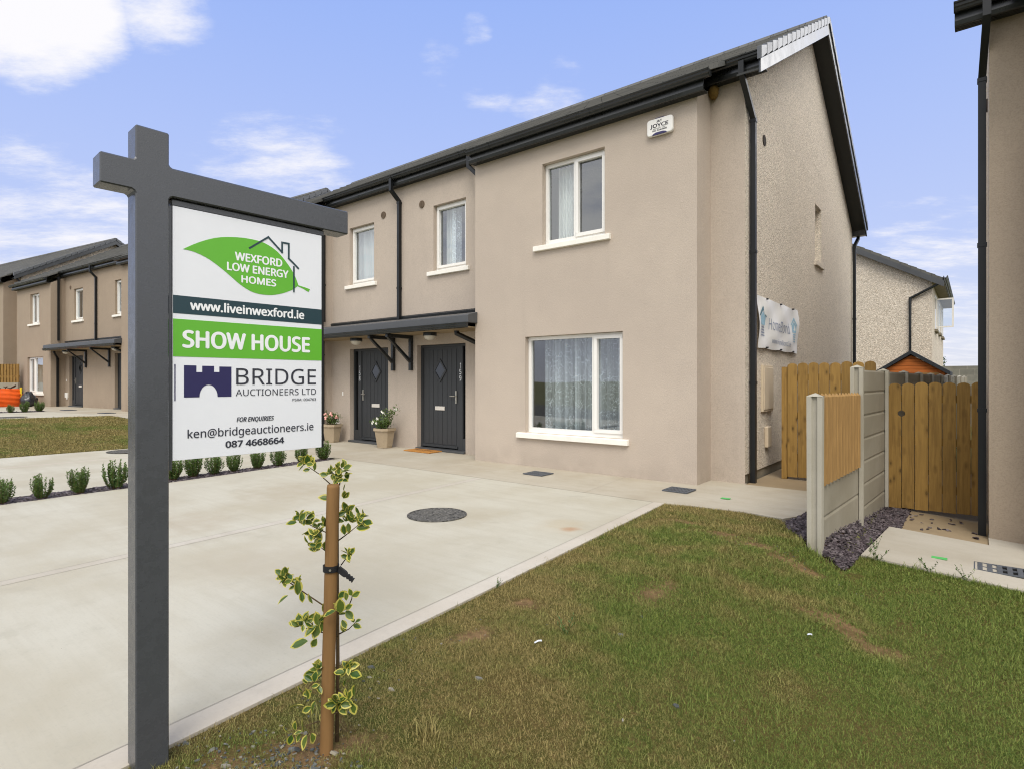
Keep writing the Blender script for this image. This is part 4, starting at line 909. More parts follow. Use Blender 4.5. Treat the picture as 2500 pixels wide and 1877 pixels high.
# ------------------------------------------------------------------ show house sign
def sign():
    rt = thing('house_sign', (-2.268, .747, 0), 'tall grey show house sign with white printed board in the foreground', 'sign', rz=math.atan2(.998, .0584))
    f, bk = -.014, .078          # local y of front face and of back
    def bar(name, x0, x1, z0, z1, yf, yb_, par, bev=.011):
        m = MB(); m.box(x0, x1, yf, yb_, z0, z1); return m.build(name, M['signgrey'], par, world=False, bevel=bev, seg=2)
    # post and cross arm are one moulded cross, chamfered all round and filleted at the joints
    zt, zb_, at, ab = 2.235, -.25, 2.113, 2.010; xl, xr, al, ar, c = 0.0, .104, -.103, .832, .012
    out = [(xl, zb_), (xr, zb_), (xr, ab - c), (xr + c * .4, ab - c * .35), (xr + c, ab), (ar, ab), (ar, at), (xr + c, at), (xr + c * .35, at + c * .4), (xr, at + c), (xr, zt), (xl, zt), (xl, at + c * .5), (xl - c * .5, at), (al, at), (al, ab), (xl - c, ab), (xl - c * .35, ab - c * .4), (xl, ab - c)]
    m = MB(); m.prism(out, f, bk, 'y'); m.build('post_and_arm', M['signgrey'], rt, world=False, bevel=.010, seg=1)
    bar('board_rail', xr + .014, .722, 1.984, 2.009, .004, .05, rt, .004)
    bar('board_rail', xr + .001, .1195, 1.030, 1.983, .004, .05, rt, .003)
    m = MB(); m.box(.7085, .7225, .006, .05, 1.062, 1.9835); m.build('edge_channel', M['rubber'], rt, world=False, bevel=.002)
    m = MB(); m.box(.120, .708, .0, .012, 1.064, 1.9835); bd = m.build('board', M['signpanel'], rt, world=False, bevel=.0012)
    def flat(name, pts, mat, y, t=.0006, par=bd):
        mm = MB(); mm.prism(pts, y - t, y, 'y'); return mm.build(name, mat, par, world=False)
    def rect(a, b, c_, d): return [(a, c_), (b, c_), (b, d), (a, d)]
    flat('green_band', rect(.1205, .7075, 1.4395, 1.576), M['ink_green'], -.0003)
    flat('teal_band', rect(.1205, .7075, 1.596, 1.6615), M['ink_teal'], -.0003)
    flat('blue_rule', rect(.1250, .1288, 1.280, 1.412), M['ink_navy'], -.0003)
    flat('castle_emblem', [(.1568, 1.4085), (.1990, 1.4085), (.1990, 1.3842), (.2193, 1.3842), (.2193, 1.4075), (.2613, 1.4075), (.2613, 1.385), (.2807, 1.385), (.2807, 1.406), (.3253, 1.406), (.3253, 1.2918), (.2745, 1.2918)] + [(.2420 + .0325 * math.cos(a), 1.2918 + .046 * math.sin(a)) for a in [math.pi * i / 12 for i in range(1, 12)]] + [(.2096, 1.2918), (.1568, 1.2918)], M['ink_navy'], -.0003)
    leaf = [(.1532, 1.8318), (.2044, 1.8644), (.2652, 1.8931), (.3285, 1.908), (.3947, 1.9134), (.455, 1.9071), (.5085, 1.8813), (.5546, 1.8353), (.5829, 1.7945), (.6001, 1.756), (.5781, 1.7353), (.5268, 1.7115), (.4726, 1.6993), (.4116, 1.7028), (.3612, 1.7265), (.3204, 1.7572), (.2807, 1.7862), (.2345, 1.8133), (.1896, 1.8284)]
    def smooth(p, cor):
        o = []; n = len(p)
        for i in range(n):
            p0, p1, p2, p3 = p[i - 1], p[i], p[(i + 1) % n], p[(i + 2) % n]
            if i in cor: p0 = p1
            if (i + 1) % n in cor: p3 = p2
            for k in range(4):
                t = k / 4; o.append(tuple(.5 * ((2 * p1[j]) + (-p0[j] + p2[j]) * t + (2 * p0[j] - 5 * p1[j] + 4 * p2[j] - p3[j]) * t * t + (-p0[j] + 3 * p1[j] - 3 * p2[j] + p3[j]) * t ** 3) for j in (0, 1)))
        return o
    flat('leaf_logo', smooth(leaf, (0, 9)), M['ink_green'], -.0003)
    flat('leaf_stalk', [(.5972, 1.7548), (.6263, 1.7501), (.6528, 1.7441), (.6459, 1.7313), (.6214, 1.7425), (.5965, 1.7505)], M['ink_green'], -.0003)
    roof = [(.393, 1.8749), (.4708, 1.9343), (.5286, 1.882), (.5286, 1.9225), (.5575, 1.9225), (.5575, 1.861), (.602, 1.8243)]
    mm = MB()
    def stroke(pts, w):
        for i, (a, b) in enumerate(zip(pts, pts[1:])):
            a, b = Vector(a), Vector(b); d = (b - a).normalized(); n = Vector((-d.y, d.x)) * w; a = a - d * (w if i else 0); b = b + d * (w if i < len(pts) - 2 else 0)
            mm.prism([tuple(a + n), tuple(b + n), tuple(b - n), tuple(a - n)], -.0016 - .00004 * i, -.0010, 'y')
    stroke(roof, .0036); stroke([(.580, 1.832), (.580, 1.7225)], .0034); mm.build('house_outline', M['ink_teal'], bd, world=False)
    T = lambda s, x0, x1, z, cap, mat, **k: put_text('lettering', s, x0, z, x1 - x0, cap, mat, bd, y=k.pop('y', -.0014), **k)
    T('WEXFORD', .338, .5295, 1.8205, .0325, M['ink_white'], bold=.040); T('LOW ENERGY', .3084, .5565, 1.7780, .0315, M['ink_white'], bold=.040); T('HOMES', .3629, .5035, 1.7365, .0285, M['ink_white'], bold=.040)
    T('www.liveinwexford.ie', .1771, .6263, 1.6130, .0345, M['ink_white'], bold=.040); T('SHOW HOUSE', .1510, .6528, 1.4728, .0640, M['ink_white'], bold=.042)
    T('BRIDGE', .3431, .6808, 1.3375, .0635, M['ink_dark']); T('AUCTIONEERS LTD', .3415, .6808, 1.2940, .0255, M['ink_dark']); T('PSRA: 004763', .5734, .6808, 1.2685, .0105, M['ink_dark'], bold=.02)
    T('FOR ENQUIRIES', .3448, .4945, 1.1930, .0180, M['ink_dark'], bold=.035, shear=.22); T('ken@bridgeauctioneers.ie', .1685, .6688, 1.1420, .0305, M['ink_dark'], bold=.012); T('087 4668664', .3028, .5379, 1.0955, .0258, M['ink_dark'], bold=.05)
sign()

# ------------------------------------------------------------------ fittings on the walls
def alarm_box():
    rt = thing('alarm_box', (-3.32, 7.39, 4.79), 'white burglar alarm box high on the bay wall under the eaves', 'alarm box'); m = MB()
    w, h = .185, .112; pts = []
    for sx, sz in ((1, 1), (-1, 1), (-1, -1), (1, -1)):
        a0 = {(1, 1): 0, (-1, 1): 90, (-1, -1): 180, (1, -1): 270}[(sx, sz)]
        for i in range(5): a = R(a0 + i * 22.5); pts.append((-3.32 + sx * (w - .04) + .04 * math.cos(a), 4.79 + sz * (h - .04) + .04 * math.sin(a)))
    m.prism(pts, 7.335, 7.388, 'y'); b = m.build('cover', M['white'], rt, bevel=.012)
    m = MB(); m.prism([(-3.43, 4.677), (-3.21, 4.677), (-3.23, 4.70), (-3.27, 4.712), (-3.37, 4.712), (-3.41, 4.70)], 7.330, 7.34, 'y'); m.build('strobe_lens', M['ink_navy'], rt, bevel=.003)
    m = MB(); m.prism([(-3.40, 4.897), (-3.24, 4.897), (-3.26, 4.913), (-3.38, 4.913)], 7.345, 7.38, 'y'); m.build('top_lens', M['ink_navy'], rt, bevel=.003)
    for s, x0, x1, z, cap, mt in (('J&T', -3.365, -3.285, 4.845, .028, 'ink_black'), ('JOYCE', -3.455, -3.195, 4.780, .050, 'ink_black'), ('SECURITY LTD', -3.415, -3.235, 4.757, .013, 'pvc_grey'), ('053 9244990', -3.425, -3.215, 4.728, .021, 'ink_black')):
        put_text('lettering', s, x0, z, x1 - x0, cap, M[mt], b, y=7.3335, world=True, bold=.05)
alarm_box()
def nest():
    m = MB(); r = random.Random(3)
    m.dome((0, 0, 0), .07, .07, .10, 16, 10, True); m.v = [(-2.765 + p[0] * (1 + r.uniform(-.12, .12)), 7.83 + p[1] * (1 + r.uniform(-.12, .12)), 5.265 + p[2] * (1 + r.uniform(-.1, .1))) for p in m.v]
    o = m.build('bird_nest', M['nest'], smooth=True); tag(o, 'small brown mud nest tucked under the eaves at the wall corner', 'nest')
nest()
def banner():
    # hangs on the gable, facing +X; local frame x -> world +Y
    X, y0, y1, z0, z1 = -2.345, 8.33, 10.62, 1.815, 2.535; rt = thing('wall_banner', (X, (y0 + y1) / 2, z0), 'creased white vinyl banner pinned to the roughcast gable wall', 'banner')
    n, k = 60, 20; m = MB()
    def sag(u, v): return .012 + .020 * math.sin(7 * u - 3.2 * v) ** 2 * (1 - abs(2 * v - 1) ** 3) + .010 * math.sin(17 * u + 5 * v)
    for j in range(k + 1):
        for i in range(n + 1):
            u, v = i / n, j / k; m.v.append((X + sag(u, v), y0 + (y1 - y0) * u, z0 + (z1 - z0) * v + .005 * math.cos(u * 18.8) * (2 * v - 1)))
    for j in range(k):
        for i in range(n): m.f.append([j * (n + 1) + i, j * (n + 1) + i + 1, (j + 1) * (n + 1) + i + 1, (j + 1) * (n + 1) + i]); m.mi.append(0)
    b = m.build('sheet', M['bannerm'], rt, smooth=True)
    def drape(name, vs2, fs, mat):      # vs2: (along y, z) points laid on the creased sheet
        mm = MB(); mm.add([(X + sag((p[0] - y0) / (y1 - y0), (p[1] - z0) / (z1 - z0)) + .004, p[0], p[1]) for p in vs2], fs); mm.build(name, mat, b)
    blue, pale, grey = simple('faded_teal_print', lin(70, 118, 134), .5, .4, .05, 4), simple('pale_blue_print', lin(158, 198, 218), .5, .4, .05, 4), simple('grey_blue_print', lin(150, 160, 180), .5, .4, .05, 4)
    for s, a, w, z, cap, mt in (('HomeBond', 8.86, 1.16, 2.10, .16, grey), ('www.HomeBond.ie', 9.0, 1.06, 1.905, .075, grey)):
        vs, fs = text_mesh(s, w, cap, bold=.012); drape('lettering', [(a + p[0], z + p[1]) for p in vs], fs, mt)
    def emblem(c, s, light):
        A, B = (pale, pale) if light else (blue, pale)
        drape('emblem', [(c - .19 * s, 2.26), (c, 2.26 + .15 * s), (c + .19 * s, 2.26), (c + .13 * s, 2.26), (c, 2.26 + .09 * s), (c - .13 * s, 2.26)], [(0, 1, 4, 5), (1, 2, 3, 4)], A)
        drape('emblem', [(c - .13 * s, 2.14), (c + .13 * s, 2.14), (c + .13 * s, 2.25), (c, 2.25 + .08 * s), (c - .13 * s, 2.25)], [(0, 1, 2, 3, 4)], B)
        for i in range(4): drape('emblem', [(c - .11 * s, 2.10 - i * .038), (c + .11 * s, 2.10 - i * .038), (c + .11 * s, 2.12 - i * .038), (c - .11 * s, 2.12 - i * .038)], [(0, 1, 2, 3)], grey if not light else pale)
    emblem(8.55, 1.0, False); emblem(10.33, .9, True)
    for u in (.17, .5, .83):
        for v in (.02, .98): mm = MB(); mm.tube([(X, y0 + (y1 - y0) * u, z0 + (z1 - z0) * v), (X + .05, y0 + (y1 - y0) * u, z0 + (z1 - z0) * v)], .012, 8); mm.build('fixing_screw', M['pvc_dark'], rt)
banner()

# ------------------------------------------------------------------ things on the ground
def gully(cx, cy, w, d, label, rz=0):
    z = G(cx, cy) + (.018 if cx > -1 else .005); rt = thing('drain_grate', (cx, cy, z), label, 'drain grate', 'drain grates in the path', rz); m = MB()
    for i in range(2): s = -1 if i == 0 else 1; m.box(s * (w / 2 - .012), s * w / 2, -d / 2, d / 2, 0, .012); m.box(-w / 2 + .012, w / 2 - .012, s * (d / 2 - .012), s * d / 2, 0, .012)
    n = 9
    for i in range(n): a = -w / 2 + .012 + (w - .024) * (i + .5) / n; m.box(a - .27 * (w - .024) / n, a + .27 * (w - .024) / n, -d / 2 + .012, d / 2 - .012, .001, .011)
    m.box(-w / 2 + .012, w / 2 - .012, -.008, .008, .0005, .0105); m.build('grate', M['grate'], rt, world=False)
    MB().quad((-w / 2 + .01, -d / 2 + .01, .0004), (w / 2 - .01, -d / 2 + .01, .0004), (w / 2 - .01, d / 2 - .01, .0004), (-w / 2 + .01, d / 2 - .01, .0004)).build('sump_shade', M['void'], rt, world=False)  # flat sheet coloured near-black for the shade below the bars
gully(-2.86, 6.89, .32, .30, 'grey drain grate in the path near the corner of the beige bay wall', 0)
gully(-4.98, 6.84, .34, .30, 'grey drain grate in the path under the large bay window', 0)
gully(.30, 6.50, .62, .27, 'grey drain grate in the pale path at the right edge', 0)
gully(-25.3, 6.25, .5, .35, 'dark drain grate on the far path before the taupe house door', R(5))
gully(-22.0, 6.45, .5, .35, 'dark drain grate on the far path close to the sign post', R(5))
def chamber(cx, cy, r, label, rx=None):
    z = G(cx, cy); rt = thing('manhole_cover', (cx, cy, z), label, 'manhole cover', 'round manhole covers'); rx = rx or r
    m = MB(); n = 40; m.v = []; rings = [(1.0, .003), (1.0, .012), (.95, .012), (.945, .006)]
    for (k, h) in rings:
        for j in range(n): m.v.append((rx * k * math.cos(2 * math.pi * j / n), r * k * math.sin(2 * math.pi * j / n), h))
    for i in range(3):
        for j in range(n): m.f.append([i * n + j, i * n + (j + 1) % n, (i + 1) * n + (j + 1) % n, (i + 1) * n + j]); m.mi.append(0)
    m.build('rim', M['chamber'], rt, world=False)
    m = MB(); k = 24; tr = random.Random(5); m.v = [(0, 0, .009)]
    for i in range(1, k + 1):
        for j in range(n): a = .945 * i / k; m.v.append((rx * a * math.cos(2 * math.pi * j / n), r * a * math.sin(2 * math.pi * j / n), .006 + (tr.random() * .007 if i < k else 0)))
    for j in range(n): m.f.append([0, 1 + j, 1 + (j + 1) % n]); m.mi.append(0)
    for i in range(k - 1):
        for j in range(n): m.f.append([1 + i * n + j, 1 + (i + 1) * n + j, 1 + (i + 1) * n + (j + 1) % n, 1 + i * n + (j + 1) % n]); m.mi.append(0)
    m.build('cover', M['chamber'], rt, world=False)
chamber(-4.25, 4.10, .30, 'round gravel-filled manhole cover in the near concrete driveway')
chamber(-13.0 + .35, 4.05, .34, 'round manhole cover in the driveway beside the far lawn')
chamber(-21.6, 4.0, .36, 'round manhole cover in the driveway beyond the far lawn')
for (x, y, w, lab) in ((-2.24, 6.74, .10, 'small green painted marker on the path near the house corner'), (-.25, 6.48, .115, 'small green painted marker on the neighbouring pale path')):
    z = G(x, y) + (.010 if x < -1 else .016); m = MB(); rr = random.Random(int(x * 10)); n = 14
    m.box(x - w / 2, x + w / 2, y - .032, y + .032, z - .004, z); o = m.build('path_marker', M['greenmark']); tag(o, lab, 'marker', 'green markers on the paths')
def doormat():
    rt = thing('doormat', (-8.33, 7.66, 0), 'brown coir welcome doormat in front of the right-hand grey door', 'doormat'); m = MB(); m.box(-8.71, -7.99, 7.50, 7.88, .003, .022); o = m.build('mat', M['coir'], rt, bevel=.004)
    put_text('lettering', 'WELCOME', 0, 0, .5, .09, M['ink_black'], rt, world=True, rot=Matrix.Translation((-8.6, 7.66, .0232)) @ Matrix.Rotation(R(-90), 4, 'X'), y=0)
doormat()

# leaf scatterer: many small leaf blades in one mesh with a tint per leaf
def leaves_mesh(m, tints, c, n, spread, size, r, up=.5, w=.5):
    for _ in range(n):
        p = Vector(c) + Vector((r.gauss(0, 1) * spread[0], r.gauss(0, 1) * spread[1], r.gauss(0, 1) * spread[2]))
        one_leaf(m, tints, p, Vector((r.uniform(-1, 1), r.uniform(-1, 1), r.uniform(-.4, 1) + up)), size * r.uniform(.7, 1.25), r, w)
def one_leaf(m, tints, p, d, L_, r, w=.5):
    d = d.normalized(); s = d.cross(Vector((r.uniform(-1, 1), r.uniform(-1, 1), 1.2))).normalized(); n = s.cross(d); t = r.random()
    m.add([p, p + d * L_ * .45 + s * L_ * w * .5 + n * L_ * .08, p + d * L_, p + d * L_ * .45 - s * L_ * w * .5 + n * L_ * .08], [(0, 1, 2), (0, 2, 3)]); tints += [t] * 4
def flower_pot(x, y, label, kind):
    rt = thing('plant_pot', (x, y, 0), label, 'plant pot', 'resin plant pots by the doors', R(8)); m = MB(); b, t, h = .125, .185, .40
    rings = [(b, .003), (b * 1.02, .01), (t - .012, h - .055), (t + .012, h - .05), (t + .012, h), (t - .02, h), (t - .03, h - .05)]
    for (q, z) in rings:
        c = q * .62
        m.v += [(q, -c, z), (q, c, z), (c, q, z), (-c, q, z), (-q, c, z), (-q, -c, z), (-c, -q, z), (c, -q, z)]
    for i in range(len(rings) - 1):
        for j in range(8): m.f.append([i * 8 + j, i * 8 + (j + 1) % 8, (i + 1) * 8 + (j + 1) % 8, (i + 1) * 8 + j]); m.mi.append(0)
    m.f.append(list(range(8))[::-1]); m.mi.append(0)
    for side in range(4):
        rm = Matrix.Rotation(side * math.pi / 2, 3, 'Z')
        for i in range(7):
            u = (i - 3) / 3.4; pts = []
            for z, q in ((.04, b + (t - b) * .08), (h - .085, t - .018)):
                c = q * .62 * u; pts += [(q + .007, c - .006, z), (q + .007, c + .006, z), (q - .004, c + .009, z), (q - .004, c - .009, z)]
            m.add([tuple(rm @ Vector(p)) for p in pts], [(0, 1, 5, 4), (1, 2, 6, 5), (3, 0, 4, 7), (0, 3, 2, 1), (4, 5, 6, 7)])
    m.build('pot', M['pot'], rt, world=False, bevel=.003)
    MB().quad((-.1, -.16, h - .04), (.1, -.16, h - .04), (.16, -.1, h - .04), (.16, .1, h - .04), (.1, .16, h - .04), (-.1, .16, h - .04), (-.16, .1, h - .04), (-.16, -.1, h - .04)).build('soil', M['soil'], rt, world=False)
    r = random.Random(kind == 'pink'); lm, tn, fm = MB(), [], MB(); stems = MB()
    pl = thing('flowering_plant', (x, y, h - .04), 'leafy plant with small white flowers in the pot between the two doors' if kind == 'white' else 'pink flowering plant in the pot nearest the sign', 'plant')
    if kind == 'white':
        tips = [(-.33, -.05, .50), (-.20, .0, .58), (-.08, -.1, .55), (.05, -.05, .72), (.18, 0, .70), (.30, -.06, .74), (.37, .0, .80), (.12, .05, .60), (-.02, .08, .66), (.0, -.16, .50), (.22, -.14, .58), (-.14, -.14, .5)]
    else:
        tips = [(-.18, 0, .54), (-.1, -.1, .60), (0, 0, .62), (.1, -.08, .60), (.17, .03, .55), (.02, -.15, .53), (-.05, .1, .58), (.1, .1, .55)]
    for tx, ty, tz in tips:
        a, b_ = Vector((tx * .15, ty * .15, h - .045)), Vector((tx, ty, tz)); mid = (a + b_) / 2 + Vector((0, 0, .05)); stems.tube([a, mid, b_], [.004, .003, .002], 5)
        for q in range(5): leaves_mesh(lm, tn, a.lerp(mid, .5 + .1 * q) if q < 3 else mid.lerp(b_, (q - 2) / 2.4), 11, (.035, .035, .03), .05, r)
        leaves_mesh(lm, tn, b_, 16, (.035, .035, .028), .042, r)
        if kind == 'pink' or r.random() < .55:
            for _ in range(2 if kind == 'white' else 3):
                c = b_ + Vector((r.uniform(-.035, .035), r.uniform(-.05, 0), r.uniform(-.01, .04)))
                if kind == 'pink': fm.dome(c, .028, .028, .024, 8, 3, True)
                else:
                    for i in range(5): a_ = i * 2 * math.pi / 5; fm.add([c, c + Vector((math.cos(a_) * .022, -.008, math.sin(a_) * .022)), c + Vector((math.cos(a_ + .6) * .028, -.012, math.sin(a_ + .6) * .028)), c + Vector((math.cos(a_ + 1.1) * .02, -.008, math.sin(a_ + 1.1) * .02))], [(0, 1, 2, 3)])
    off = Vector((0, 0, h - .04))
    for mm in (stems, lm, fm): mm.v = [tuple(Vector(p) - off) for p in mm.v]
    stems.build('stems', M['bark'], pl, world=False); lm.build('leaves', M['leaf_pot'], pl, world=False, tint=tn); fm.build('flowers', M['petal_pink' if kind == 'pink' else 'petal_white'], pl, world=False)
flower_pot(-9.43, 7.62, 'fluted beige plant pot between the two grey doors', 'white')
flower_pot(-11.20, 7.58, 'fluted beige plant pot partly hidden by the sign board', 'pink')

# small box shrubs: upright sprigs of little leaves
def shrub_meshes(seed):
    r = random.Random(seed); lm, tn, st = MB(), [], MB(); H_ = .37
    for i in range(38):
        a = r.uniform(0, 6.28); q = math.sqrt(r.random()); top = Vector((math.cos(a) * q * .15, math.sin(a) * q * .15, H_ * r.uniform(.72, 1.08) * (1.02 - .18 * q))); b = Vector((math.cos(a) * q * .05, math.sin(a) * q * .05, 0))
        mid = b.lerp(top, .5) + Vector((math.cos(a) * .035 * q, math.sin(a) * .035 * q, 0)); st.tube([b, mid, top], [.0035, .0025, .0015], 4)
        n = 26
        for k in range(n):
            t = .12 + .88 * k / (n - 1); p = b.lerp(mid, t * 2) if t < .5 else mid.lerp(top, t * 2 - 1); d = (top - mid).normalized(); an = k * 2.4 + i
            dd = Vector((math.cos(an), math.sin(an), .75 if t < .9 else 1.6)); one_leaf(lm, tn, p, dd, .036 * r.uniform(.75, 1.2) * (1 if t < .85 else .8), r, .66)
    for k in range(len(tn)): tn[k] = min(1, tn[k] * .6 + .4 * max(0, lm.v[k][2] / H_) ** 2)  # leaf tint darkens towards the base, painting in the shade low in the shrub
    return lm, tn, st
def shrubs():
    protos = []
    for i in range(3):
        lm, tn, st = shrub_meshes(40 + i); p = bpy.data.objects.new('box_shrub', None); COL.objects.link(p)
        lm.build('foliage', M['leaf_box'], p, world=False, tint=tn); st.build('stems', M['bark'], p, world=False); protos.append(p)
    near = [(-8.40, .95), (-8.40, 1.47), (-8.42, 1.83), (-8.45, 2.20), (-8.47, 2.57), (-8.58, 3.28), (-8.66, 3.59), (-8.66, 3.88), (-8.68, 4.19), (-8.72, 4.55), (-8.72, 4.90), (-8.80, 5.37), (-8.83, 5.80)]
    far = [(-24.87, 4.58), (-24.84, 4.95), (-25.05, 5.36)]
    ordn = ['', 'first', 'second', 'third', 'fourth', 'fifth', 'sixth', 'seventh', 'eighth', 'ninth', 'tenth', 'eleventh', 'twelfth', 'thirteenth']
    near = near[1:]
    for i, (x, y) in enumerate(near + far):
        p = protos[i % 3]
        if i < 3: o = p
        else:
            o = p.copy(); COL.objects.link(o)
            for ch in p.children: c = ch.copy(); COL.objects.link(c); c.parent = o
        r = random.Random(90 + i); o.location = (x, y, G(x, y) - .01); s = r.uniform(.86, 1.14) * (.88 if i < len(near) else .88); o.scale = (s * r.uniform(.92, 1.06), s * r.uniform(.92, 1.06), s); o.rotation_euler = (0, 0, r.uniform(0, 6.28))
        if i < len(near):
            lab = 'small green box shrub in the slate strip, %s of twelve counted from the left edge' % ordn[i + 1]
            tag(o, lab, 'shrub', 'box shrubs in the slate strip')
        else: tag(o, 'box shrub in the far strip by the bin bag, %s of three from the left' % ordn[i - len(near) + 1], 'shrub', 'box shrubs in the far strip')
shrubs()

# slate chips and stones
def chips(name, spots, mat, label, cat, thin=.28):
    vs, fs, tn = [], [], []; nv = 0
    for (x, y, z, s) in spots:
        k = rng.integers(4, 7); a0 = rng.uniform(0, 6.28); rad = s * rng.uniform(.5, 1.0, k); an = a0 + np.arange(k) * 2 * np.pi / k + rng.uniform(-.3, .3, k)
        px, py = rad * np.cos(an) * 1.25, rad * np.sin(an) * .8; rot = Matrix.Rotation(rng.uniform(0, 6.28), 3, 'Z') @ Matrix.Rotation(rng.normal(0, .35), 3, 'X') @ Matrix.Rotation(rng.normal(0, .35), 3, 'Y'); h = s * thin
        for q, sc in ((-h / 2, 1), (h / 2, .86)):
            for i in range(k): p = rot @ Vector((px[i] * sc, py[i] * sc, q)); vs.append((x + p.x, y + p.y, z + p.z))
        fs.append([nv + i for i in range(k)][::-1]); fs.append([nv + k + i for i in range(k)])
        for i in range(k): j = (i + 1) % k; fs.append([nv + i, nv + j, nv + k + j, nv + k + i])
        t = rng.random(); tn += [t] * (2 * k); nv += 2 * k
    m = MB(); m.v = vs; m.f = fs; m.mi = [0] * len(fs); o = m.build(name, mat, tint=tn); tag(o, label, cat, kind='stuff'); return o
def in_poly(px, py, poly):
    c = np.zeros(len(px), bool); n = len(poly)
    for i in range(n):
        (x0, y0), (x1, y1) = poly[i], poly[i - 1]
        k = ((y0 > py) != (y1 > py)) & (px < (x1 - x0) * (py - y0) / (y1 - y0 + 1e-12) + x0); c ^= k
    return c
def scatter(poly, n):
    xs = [p[0] for p in poly]; ys = [p[1] for p in poly]; x = rng.uniform(min(xs), max(xs), n); y = rng.uniform(min(ys), max(ys), n); k = in_poly(x, y, poly); return x[k], y[k]
GB = [(-1.42, 6.06), (-1.36, 5.78), (-1.10, 5.42), (-.84, 5.42), (-.82, 6.0), (-.74, 7.4), (-.63, 7.42), (-.62, 8.58), (-.90, 8.58), (-1.3, 8.6), (-1.36, 6.4)]
x, y = scatter(GB, 11500); z = gz(x, y)
for _ in range(22): x = np.append(x, rng.uniform(-.6, .05)); y = np.append(y, rng.uniform(7.6, 8.5)); z = np.append(z, G(x[-1], y[-1]) + .006)
chips('slate_gravel', [(a, b, c - .012 + rng.uniform(0, .016), rng.uniform(.014, .034)) for a, b, c in zip(x, y, z)], M['slate'], 'loose plum slate chippings around the concrete fence posts', 'gravel')
x, y = scatter([(-8.745, -.5), (-8.338, -.5), (-8.338, 1.4), (-8.415, 3.0), (-8.69, 5.9), (-8.92, 5.9), (-8.785, 3.0)], 9000)
chips('slate_gravel', [(a, b, G(a, b) - .010 + rng.uniform(0, .014), rng.uniform(.014, .032)) for a, b in zip(x, y)], M['slate'], 'plum slate chippings in the shrub strip between the driveways', 'gravel')
x, y = scatter([(-25.03, 2.5), (-24.76, 2.5), (-24.94, 5.5), (-25.22, 5.48)], 1600)
chips('slate_gravel', [(a, b, G(a, b) + rng.uniform(0, .02), rng.uniform(.02, .05)) for a, b in zip(x, y)], M['slate'], 'dark chippings in the far shrub strip by the orange bag', 'gravel')
sp = []
for (cx, cy, sx, sy, n) in ((-1.98, 1.12, .08, .09, 170), (-1.82, 1.15, .07, .08, 140), (-2.12, 1.0, .10, .10, 60), (-2.0, .86, .16, .08, 90), (-1.6, .98, .14, .08, 60), (-2.08, 1.55, .10, .3, 50), (-2.2, 2.1, .08, .3, 30), (-1.6, 2.5, .5, .8, 30), (-1.35, 5.05, .35, .12, 40)):
    for _ in range(n): a, b = rng.normal(cx, sx), rng.normal(cy, sy); (a > edge_x(b) + .02) and sp.append((a, b, G(a, b) - .014 + rng.uniform(0, .010), rng.uniform(.003, .010) * (2.1 if rng.random() < .07 else 1)))
chips('stone_chips', sp, M['stone'], 'grey stone chips scattered in the lawn around the wooden stake', 'stones', .5)

